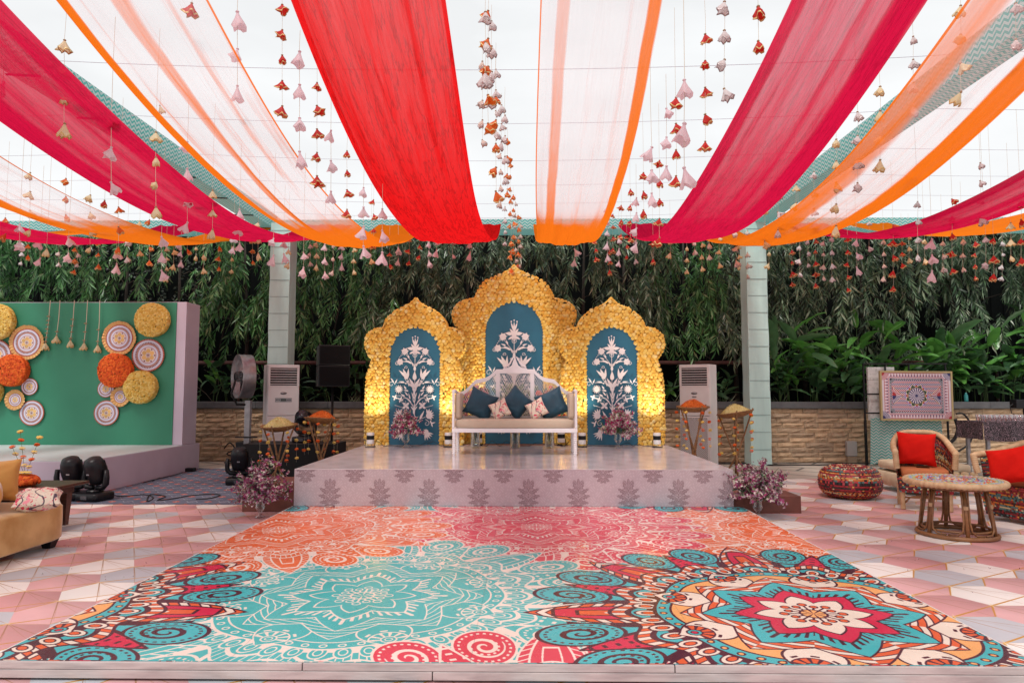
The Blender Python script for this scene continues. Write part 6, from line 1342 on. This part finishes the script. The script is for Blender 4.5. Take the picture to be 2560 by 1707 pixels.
# ================================================================ right side: wicker furniture
TAN = (.52, .33, .17)
wick = M('painted_cane', (1, 1, 1), .45, colattr=True, spec=.5); wick_base = M('cane_shadow', (.05, .012, .010), .8); tan_m = M('tan_rattan', (.60, .41, .24), .55, c2=(.46, .29, .15), scale=14); rat = M('brown_rattan', (.27, .12, .045), .42, c2=(.17, .07, .025), scale=6, stretch=(1, 1, 3))
CC = [(.30, .015, .02), (.26, .012, .02), (.34, .02, .03), (.22, .01, .015), (.62, .17, .03), (.60, .30, .08), (.62, .52, .30), (.10, .20, .20), (.02, .02, .025), (.03, .022, .02), (.45, .05, .06)]
def weave(b, Pf, nu, nv, lift=.007, rnd=None, pal=CC, ncol=1.0):
    nu = int(nu * 1.35); r = rnd or random.Random(3); V0 = None
    for j in range(nv):
        rc = r.choice(pal); rc2 = r.choice(pal)
        for i in range(nu):
            u0 = (i + .5 * (j % 2)) / nu - .03 / nu; u1 = (i + 1 + .5 * (j % 2)) / nu + .03 / nu
            u0 = max(0, u0); u1 = min(1, u1)
            if u1 - u0 < .2 / nu: continue
            v0 = (j + .06) / nv; v1 = (j + .94) / nv; um, vm = (u0 + u1) / 2, (v0 + v1) / 2
            P0 = Vector(Pf(um, vm)); n = (Vector(Pf(min(um + .004, 1), vm)) - P0).cross(Vector(Pf(um, min(vm + .01, 1))) - P0)
            if n.length < 1e-12: continue
            n.normalize(); sunk = (i % 2 == 1) and r.random() < .8; lf = lift * (.25 if sunk else 1.15); c_ = rc if r.random() < .62 else (rc2 if r.random() < .7 else r.choice(pal)); b.col = tuple(q * .35 for q in c_) if sunk and r.random() < .55 else c_  # sunk segments often get a darkened colour, painted shade of the weave
            vs = []
            for (v, lv) in ((v0, .0), (vm, .8), (v1, .0)):
                for (u, lu) in ((u0, 0), (um, 1), (u1, 0)): vs.append(Vector(Pf(u, v)) + n * lf * (lv * .45 + lu * .55 if lu and lv else (.15 if lv else .0)) )
            b.add(vs, [(0, 1, 4, 3), (1, 2, 5, 4), (3, 4, 7, 6), (4, 5, 8, 7)])
def wicker_seat(name, lab, cat, loc, rz, W, D_, Ha, Hb, cush_m, z0=.21, nu=60, e=.62, stoop=0.0):
    t = thing(name, lab, cat, loc, rz); rnd = random.Random(int(W * 100))
    def plan(u, k=1.0):
        a = PI * u; c_, s_ = math.cos(a), math.sin(a); return (-W / 2 * k * math.copysign(abs(c_) ** e, c_), -D_ / 2 + D_ * k * abs(s_) ** e)
    def H(u): return Ha + (Hb - Ha) * abs(math.sin(PI * u)) ** 1.3
    def out_(u, v, off=0.):
        k = .88 + .12 * v; x, y = plan(u, k); k2 = 1 + off / (W / 2); return (x * k2, (y + off * abs(math.sin(PI * u)) - 0), z0 + (H(u) - z0) * v)
    ui = lambda u: .004 + .992 * u
    b = MB(); b.grid(lambda u, v: out_(ui(u), v, -.006), 40, 12); b.build('shell', wick_base, t, smooth=True)
    b = MB(); weave(b, lambda u, v: out_(ui(u), v, .0), nu, int((Hb - z0) / .021), .009, rnd); b.build('outer_weave', wick, t, colors=True, smooth=True, kind='stuff')
    b = MB(); weave(b, lambda u, v: out_(1 - ui(u), .22 + .78 * v, -.014), nu, int((Hb - z0) * .78 / .021), .009, rnd); b.build('inner_weave', wick, t, colors=True, smooth=True, kind='stuff')
    fp = lambda u, v: ((u - .5) * W * (.88 + .10 * v), -D_ / 2 - .02 * math.sin(PI * u) - .01 + .015 * (1 - v), z0 + .0 + (.40 - z0) * v)
    b = MB(); b.grid(lambda u, v: (lambda q: (q[0], q[1] + .006, q[2]))(fp(u, v)), 12, 4); b.build('front_shell', wick_base, t)
    b = MB(); weave(b, fp, int(nu * W / (W + 2 * D_) * 1.0) + 2, max(6, int((.40 - z0) / .019)), .008, rnd, CC + [(.62, .24, .03), (.08, .22, .22)]); b.build('front_weave', wick, t, colors=True, smooth=True, kind='stuff')
    # rim: fat wound tube over the top and down the fronts
    b = MB(); pts = []
    for q in np.linspace(0, 1, 7): pts.append((-W / 2 * (.96 + .04 * q), -D_ / 2 - .022 * math.sin(PI * q * .5 + .3), .50 + (Ha - .50) * q))
    for u in np.linspace(.02, .98, 60): x, y = plan(u, 1.0); pts.append((x, y, H(u) + .012))
    for q in np.linspace(1, 0, 7): pts.append((W / 2 * (.96 + .04 * q), -D_ / 2 - .022 * math.sin(PI * q * .5 + .3), .50 + (Ha - .50) * q))
    P2 = []; 
    for a_, c_ in zip(pts, pts[1:]):
        a_, c_ = Vector(a_), Vector(c_); m = max(2, int((c_ - a_).length / .007))
        for q in range(m): P2.append(a_.lerp(c_, q / m))
    b.tube(P2, [.034 + .0035 * math.sin(i * 2.2) for i in range(len(P2))], 10); b.build('rim', tan_m, t, smooth=True)
    for sx in (-1, 1):
        for y in (-D_ / 2 + .04, D_ / 2 - .12):
            b = MB(); b.tube([(sx * (W / 2 * .88 - .03), y, 0), (sx * (W / 2 * .88 - .03), y, z0 + .05)], [.026 + .0015 * (i % 2) for i in range(2)], 10)
            for z in np.arange(.01, z0, .012): b.tube([(sx * (W / 2 * .88 - .03), y, z), (sx * (W / 2 * .88 - .03), y, z + .008)], .0285, 10)
            b.build('leg', tan_m, t, smooth=True)
    b = MB(); x = W / 2 * .88 - .05
    for y in (-D_ / 2 + .03,): b.tube([(-x, y, .08)] + [(-x + .03 + (2 * x - .06) * q, y, .12 + .05 * math.sin(PI * q) ** .3) for q in np.linspace(0, 1, 14)] + [(x, y, .08)], .010, 8); b.tube([(-x, y, .15), (x, y, .15)], .011, 8)
    b.build('stretcher', rat, t, smooth=True)
    b = MB(); b.super((0, -.035, .445), (W * .80, D_ * .90, .10), .22, 12); b.build('seat_cushion', cush_m, t, smooth=True)
    return t
terra = M('terracotta_cotton', (.52, .17, .06), .8, c2=(.46, .14, .05), scale=5, bump=.08, bscale=8); redc = M('red_cotton', (.60, .009, .004), .85, c2=(.50, .006, .003), scale=4, bump=.15, bscale=7, spec=.15)
cx, cy = at(2120, 1100, 8.65).x, 8.65
wicker_seat('wicker_armchair', 'multicoloured wicker armchair with one red cushion, beside the pouf', 'armchair', (cx, cy, 0), R_(-24), .63, .58, .70, .90, terra, e=.5)
pillow('cushion', 'bright red square cushion on the wicker armchair', redc, (cx - .03, cy + .06, .50 + .215), (R_(-14), R_(3), R_(-22)), .44, .42, .14, 11, 'red cushions on the wicker seats')
sx_, sy_ = 5.92, 7.32
wicker_seat('wicker_sofa', 'multicoloured wicker sofa with red cushion at the right edge', 'sofa', (sx_, sy_, 0), R_(-75), 1.75, .92, .70, .97, terra, z0=.05, nu=110, e=.62)
pillow('cushion', 'bright red cushion on the wicker sofa at the right edge', redc, (at(2322, 1065, 7.5).x, 7.5, .43 + .21), (R_(-20), R_(-14), R_(-58)), .48, .42, .15, 12, 'red cushions on the wicker seats')
# pouf
p = gp(1952, 1118); px_, py_ = at(1952, 1100, 9.45).x, 9.45
t = thing('wicker_pouf', 'round multicoloured woven cane pouf left of the armchair', 'pouf', (px_, py_, 0))
def pf(u, v):
    a = -2 * PI * u; ph = -PI / 2 + PI * (.10 + .895 * v); sp = lambda q, k: math.copysign(abs(q) ** k, q); r_ = .395 * sp(math.cos(ph), .55); return (r_ * math.sin(a), -r_ * math.cos(a), .215 + .215 * sp(math.sin(ph), .8))
b = MB(); b.grid(lambda u, v: tuple(c_ * .985 if i < 2 else c_ for i, c_ in enumerate(pf(u, v))), 40, 16, True); b.build('body', wick_base, t, smooth=True)
b = MB(); weave(b, lambda u, v: pf(-u, v), 74, 30, .011, random.Random(8), CC); b.build('cane_weave', wick, t, colors=True, smooth=True, kind='stuff')
# round table
tx, ty = at(2194, 1150, 7.02).x, 7.02; t = thing('rattan_table', 'round rattan side table with mosaic coloured cane top', 'side table', (tx, ty, 0)); TR = .43; TZ = .555
b = MB(); b.lathe([(0, TZ - .045), (TR - .02, TZ - .045), (TR - .02, TZ - .006), (0, TZ - .006)], 40); b.build('top_core', wick_base, t)
b = MB(); P2 = [(TR * math.cos(a), TR * math.sin(a), TZ - .025) for a in np.linspace(0, 2 * PI, 260)]; b.tube(P2, [.030 + .003 * math.sin(i * 1.45) for i in range(260)], 10, False); b.build('wound_rim', tan_m, t, smooth=True)
b = MB(); rr = random.Random(4); MC = [(.62, .20, .04), (.55, .04, .05), (.32, .42, .60), (.66, .60, .50), (.10, .12, .30), (.60, .42, .10), (.35, .45, .25)]
for j in range(17):
    r0 = .012 + j * .0235; n = max(6, int(2 * PI * r0 / .045)); c1, c2_ = rr.choice(MC), rr.choice(MC)
    for i in range(n):
        a0 = 2 * PI * (i + .5 * (j % 2)) / n; a1 = a0 + 2 * PI / n * .94; b.col = c1 if (i // 2) % 2 else c2_; vs = []
        for rad, lr in ((r0, 0), (r0 + .011, 1), (r0 + .022, 0)):
            for q, la in ((a0, 0), ((a0 + a1) / 2, 1), (a1, 0)): vs.append((rad * math.cos(q), rad * math.sin(q), TZ - .004 + .009 * (la * lr) + .003 * lr))
        b.add(vs, [(0, 1, 4, 3), (1, 2, 5, 4), (3, 4, 7, 6), (4, 5, 8, 7)])
b.build('cane_top', wick, t, colors=True, smooth=True, kind='stuff')
for rad, z, w_, nm in ((.345, .022, .022, 'base_ring'), (.30, .075, .012, 'lower_ring'), (.30, TZ - .075, .012, 'upper_ring')):
    b = MB(); b.tube([(rad * math.cos(a), rad * math.sin(a), z) for a in np.linspace(0, 2 * PI, 60)], w_, 8, False); b.build(nm, rat, t, smooth=True)
for k in range(6):
    a = k * PI / 3 + .25; f = lambda r_, da, z: (r_ * math.cos(a + da), r_ * math.sin(a + da), z)
    b = MB(); b.tube([f(.33, 0, .03), f(.255, 0, TZ - .07)], .020, 8); b.build('leg', rat, t, smooth=True)
    for s_ in (-1, 1):
        b = MB(); b.tube([f(.265, s_ * .12, TZ - .06), f(.285, s_ * .09, TZ - .16), f(.315, s_ * .085, .17), f(.325, s_ * .12, .09), f(.325, s_ * .25, .052), f(.325, s_ * .5, .05)], .0095, 7); b.build('hoop', rat, t, smooth=True)
    b = MB()
    for z in (.30, .312, .324): b.tube([f(.290 + .001, -.095, z), f(.314, 0, z + .001), f(.290 + .001, .095, z)], .007, 6)
    b.build('binding', tan_m, t)
# low tufted seat behind
t = thing('floor_seat', 'low cream and gold floor seat with yellow tassels behind the armchair', 'ottoman', (5.70, 9.95, 0)); cream = M('cream_quilt', (.55, .46, .32), .7, c2=(.46, .37, .25), scale=7, bump=.3, bscale=20)
b = MB(); b.super((.1, .1, .36), (.95, .9, .13), .3, 12); b.build('upper_pad', cream, t, smooth=True)
b = MB(); b.super((.1, .1, .17), (1.0, .95, .22), .25, 12); b.build('lower_pad', cream, t, smooth=True)
P_ = [(-.4 + i * .03, -.385 + .01 * math.sin(i), .245 + .008 * math.sin(i * 1.7)) for i in range(34)]; place(flowers_mesh('tassels', P_, [(0, -1, 0)] * 34, .024, mari_l, PT3, 3), 'tassels', t, kind='stuff')
for i in range(8):
    for z in (.12, .30): b = MB(); b.super((-.36 + i * .125, -.385, z), (.11, .03, .06), .6, 6); b.build('scallop', M('gold_satin', (.50, .36, .20), .4, sheen=.3), t, smooth=True)
# ================================================================ screen rack with framed print
PZ = 13.15; p0 = at(2018, 852, PZ); p1 = at(2193, 966, PZ); PW, PH = p1.x - p0.x, p0.z - p1.z; pc = ((p0.x + p1.x) / 2, PZ, (p0.z + p1.z) / 2)
t = thing('framed_print', 'framed geometric print in red, blue and white on the metal rack', 'picture', pc); t.rotation_euler = (0, R_(.5), R_(2))
art = M('art_print', (1, 1, 1), .4, img=truck_print(), imgscale=1.0)
b = MB(); b.bb((-PW / 2, .0, -PH / 2), (PW / 2, .04, PH / 2)); b.build('backing', M('gold_frame', (.40, .30, .14), .5, .2), t, bevel=.003)
me = bpy.data.meshes.new('artwork'); a, c_ = PW / 2 - .035, PH / 2 - .035; me.from_pydata([(-a, -.003, -c_), (a, -.003, -c_), (a, -.003, c_), (-a, -.003, c_)], [], [(0, 1, 2, 3)]); me.materials.append(art); me.uv_layers.new(name='UVMap').data.foreach_set('uv', [0, 0, 1, 0, 1, 1, 0, 1]); place(me, 'artwork', t)
b = MB()
for q in (((-PW / 2, -.012, -PH / 2), (-PW / 2 + .034, -.0005, PH / 2)), ((PW / 2 - .034, -.012, -PH / 2), (PW / 2, -.0005, PH / 2)), ((-PW / 2 + .0345, -.012, -PH / 2), (PW / 2 - .0345, -.0005, -PH / 2 + .034)), ((-PW / 2 + .0345, -.012, PH / 2 - .034), (PW / 2 - .0345, -.0005, PH / 2))): b.bb(*q)
b.build('frame', M('gold_frame'  , (0, 0, 0)), t)
X0 = at(1978, 850, 13.4).x; X1 = at(2165, 850, 13.4).x; zt_ = at(2000, 836, 13.4).z; zb_ = at(2000, 965, 13.4).z
t = thing('metal_rack', 'black metal rack holding white panels behind the framed print', 'rack', (X0, 13.4, 0))
b = MB()
for x in (X0, X0 + .42, X1 - .7, X1): b.bb((x - .014, 13.30, zb_ - .25 if x < X0 + 1 else .3), (x + .014, 13.328, zt_))
b.build('upright', black_metal, t, world=True)
for z in (zt_, at(2000, 905, 13.4).z, at(2000, 948, 13.4).z): b = MB(); b.bb((X0 - .02, 13.27, z - .014), (X1 + .02, 13.298, z + .014)); b.build('crossbar', black_metal, t, world=True)
for z0, z1, m_ in ((zb_ + .0, zb_ + .36, 'panel_white'), (zb_ + .365, zb_ + .78, 'panel_white'), (zb_ + .785, zt_ - .06, 'panel_white')):
    b = MB(); b.bb((X0 + .11, 13.36, z0), (X0 + .62, 13.42, z1)); b.build('panel', M('panel_white', (.78, .78, .77), .5, c2=(.60, .60, .59), scale=14, lo=.5, hi=.62), t, world=True)
for x in (X0 + .1, X1 - .1): b = MB(); b.bb((x - .02, 13.5, 0), (x + .02, 13.54, zb_)); b.build('leg', black_metal, t, world=True)
xa, xb = at(2001, 1000, 13.3).x, at(2163, 1000, 13.3).x
b = MB(); zt2 = at(2080, 962, 13.3).z
b.grid(lambda u, v: (xa + (xb - xa) * u + .05 * (1 - v) * (u - .5), 13.3 + .035 * math.sin(u * 17) * (1 - v) + .02 * math.sin(u * 41 + 2) * (1 - v), .03 + .03 * math.sin(u * 9) + (zt2 - .03) * v), 60, 14)
me_o = b.build('chevron_cloth', chevron_cloth, smooth=True); boxuv(me_o.data, 1.1, 'y'); tag(me_o, 'teal chevron cloth hanging below the framed print', 'cloth')
cable([at(2196, 950, 13.2), at(2215, 952, 13.2), at(2234, 985, 13.2), at(2226, 1018, 13.2), at(2195, 1040, 13.2)], .018, 'thin black hose looping right of the framed print', cat='hose', name='hose')
cable([at(2194, 962, 13.0), at(2200, 985, 13.0), at(2192, 1008, 13.0), at(2175, 1020, 13.0)], .03, 'thick black hose curving from the framed print corner', cat='hose', name='hose')
p = at(1954, 1032, 14.0); t = thing('junction_box', 'small grey electrical box against the stone wall', 'electrical box', (p.x, 13.98, p.z)); gbx = M('box_grey', (.36, .34, .33), .6)
b = MB(); b.bb((-.10, -.05, -.13), (.10, .05, .17)); b.build('box', gbx, t, bevel=.01)
b = MB(); b.bb((-.09, -.04, -.28), (.09, .04, -.135)); b.build('base', M('box_brown', (.30, .22, .15), .8), t)
p = at(2047, 1053, 13.7); b = MB(); b.lathe([(.03, -.12), (.03, .06), (.015, .09), (.012, .12)], 12, (0, 0, 0), (0, R_(85), .3)); o = b.build('bottle', M('blue_plastic', (.03, .20, .42), .3), smooth=True); o.location = (p.x, 13.7, .045); tag(o, 'small blue bottle lying by the wall foot cables', 'bottle')
p = at(2395 - 5, 0, 14.2); q = at(2397 - 0, 0, 14.2); xb_ = at(2217 + 0, 900, 14.15).x; b = MB(); b.lathe([(0, 0), (.035, 0), (.037, .02), (.036, .13), (.018, .16), (.017, .185), (0, .187)], 16); o = b.build('bottle', M('teal_bottle', (.05, .30, .30), .15, trans=.3), smooth=True); o.location = (xb_, 14.13, 1.223); tag(o, 'small teal bottle standing on the dark coping', 'bottle')
# ================================================================ bar table with glasses
bz = at(2300, 968, 11.4).z; bx0 = at(2246, 980, 11.4).x; t = thing('bar_table', 'small table under a black patterned cloth at the right edge', 'table', (bx0 + .6, 11.6, 0))
blk = M('black_brocade', (.012, .009, .012), .7); _nt = blk.node_tree; _w = _nt.nodes.new('ShaderNodeTexWave'); _w.wave_type = 'RINGS'; _w.inputs['Scale'].default_value = 7; _w.inputs['Distortion'].default_value = 26; _w.inputs['Detail'].default_value = 3; _w.inputs['Detail Scale'].default_value = 2.2
_tc = _nt.nodes.new('ShaderNodeTexCoord'); _nt.links.new(_tc.outputs['Object'], _w.inputs[0]); _r = _nt.nodes.new('ShaderNodeValToRGB'); _r.color_ramp.elements[0].position = .86; _r.color_ramp.elements[0].color = (.012, .009, .012, 1); _r.color_ramp.elements[1].position = .93; _r.color_ramp.elements[1].color = (.30, .20, .24, 1); _nt.links.new(_w.outputs['Fac'], _r.inputs[0]); _nt.links.new(_r.outputs[0], _nt.nodes['Principled BSDF'].inputs['Base Color'])
b = MB(); b.bb((-.55, -.28, bz - .03), (1.1, .35, bz)); b.build('table_top', blk, t)
b = MB(); b.grid(lambda u, v: (-.58 + 1.7 * u, -.30 - .03 * math.sin(u * 30) * (1 - v) - .02 * (1 - v), bz - .29 - .03 * math.sin(u * 8) * (1 - v) + .292 * v), 60, 6); b.build('cloth_front', blk, t, smooth=True)
b = MB(); b.grid(lambda u, v: (-.585 - .02 * math.sin(u * 14) * (1 - v), -.30 + .66 * u, bz - .29 + .292 * v), 16, 5); b.build('cloth_side', blk, t, smooth=True)
for x in (-.45, 1.0):
    for y in (-.2, .3): b = MB(); b.bb((x - .025, y - .025, 0), (x + .025, y + .025, bz - .031)); b.build('leg', grey_metal, t)
tumb = MB(); tumb.lathe([(0, 0), (.028, 0), (.036, .11), (.033, .109), (.026, .008), (0, .006)], 16)
me = bpy.data.meshes.new('tumbler'); me.from_pydata(tumb.v, [], tumb.f); me.materials.append(glass('tumbler_glass', (.93, .86, .88), .45)); me.polygons.foreach_set('use_smooth', [True] * len(tumb.f)); me.update()
k = 0
for r_ in range(3):
    for c2_ in range(9):
        o = place(me, 'tumbler'); o.location = (bx0 + .14 + c2_ * .082 + (r_ % 2) * .03, 11.42 + r_ * .09, bz + .001); k += 1
        tag(o, 'clear glass tumbler on the black cloth, %s in the %s row' % (ORD[c2_], ('front', 'middle', 'back')[r_]), 'glass', 'clear tumblers on the bar table')
p = at(2348, 930, 12.6); t = thing('black_lamp_stand', 'black device with cables at the right edge above the tumblers', 'equipment', (p.x, 12.7, p.z))
b = MB(); b.bb((-.09, -.08, -.06), (.25, .1, .10)); b.build('body', black_plastic, t, bevel=.01); b = MB(); b.tube([(.1, 0, -.062), (.1, 0, -p.z)], .02, 8); b.build('pole', black_metal, t)
b = MB(); b.tube([(-.09, 0, .02), (-.15, 0, -.02), (-.13, 0, -.15), (-.02, 0, -.2), (.1, 0, -.2)], .008, 6); b.build('cord', black_plastic, t)

# fallen petals and blossoms on the floor
r = np.random.default_rng(77); P_ = []
for i in range(150):
    side = r.random()
    if side < .4: P_.append((r.uniform(-4.4, -2.8), r.uniform(5.0, 8.6), .003))
    elif side < .75: P_.append((r.uniform(2.65, 4.4), r.uniform(5.0, 9.5), .003))
    else: P_.append((r.uniform(-2.5, 2.3), r.uniform(10.6, 11.3), SZ + .003))
me = flowers_mesh('fallen_petals', P_, [(0, 0, 1)] * len(P_), r.uniform(.006, .012, len(P_)), orchid2, BT[4:], 9, .5); tag(place(me, 'fallen_petals'), 'tiny fallen orchid petals scattered on floor and stage', 'petals', kind='stuff')
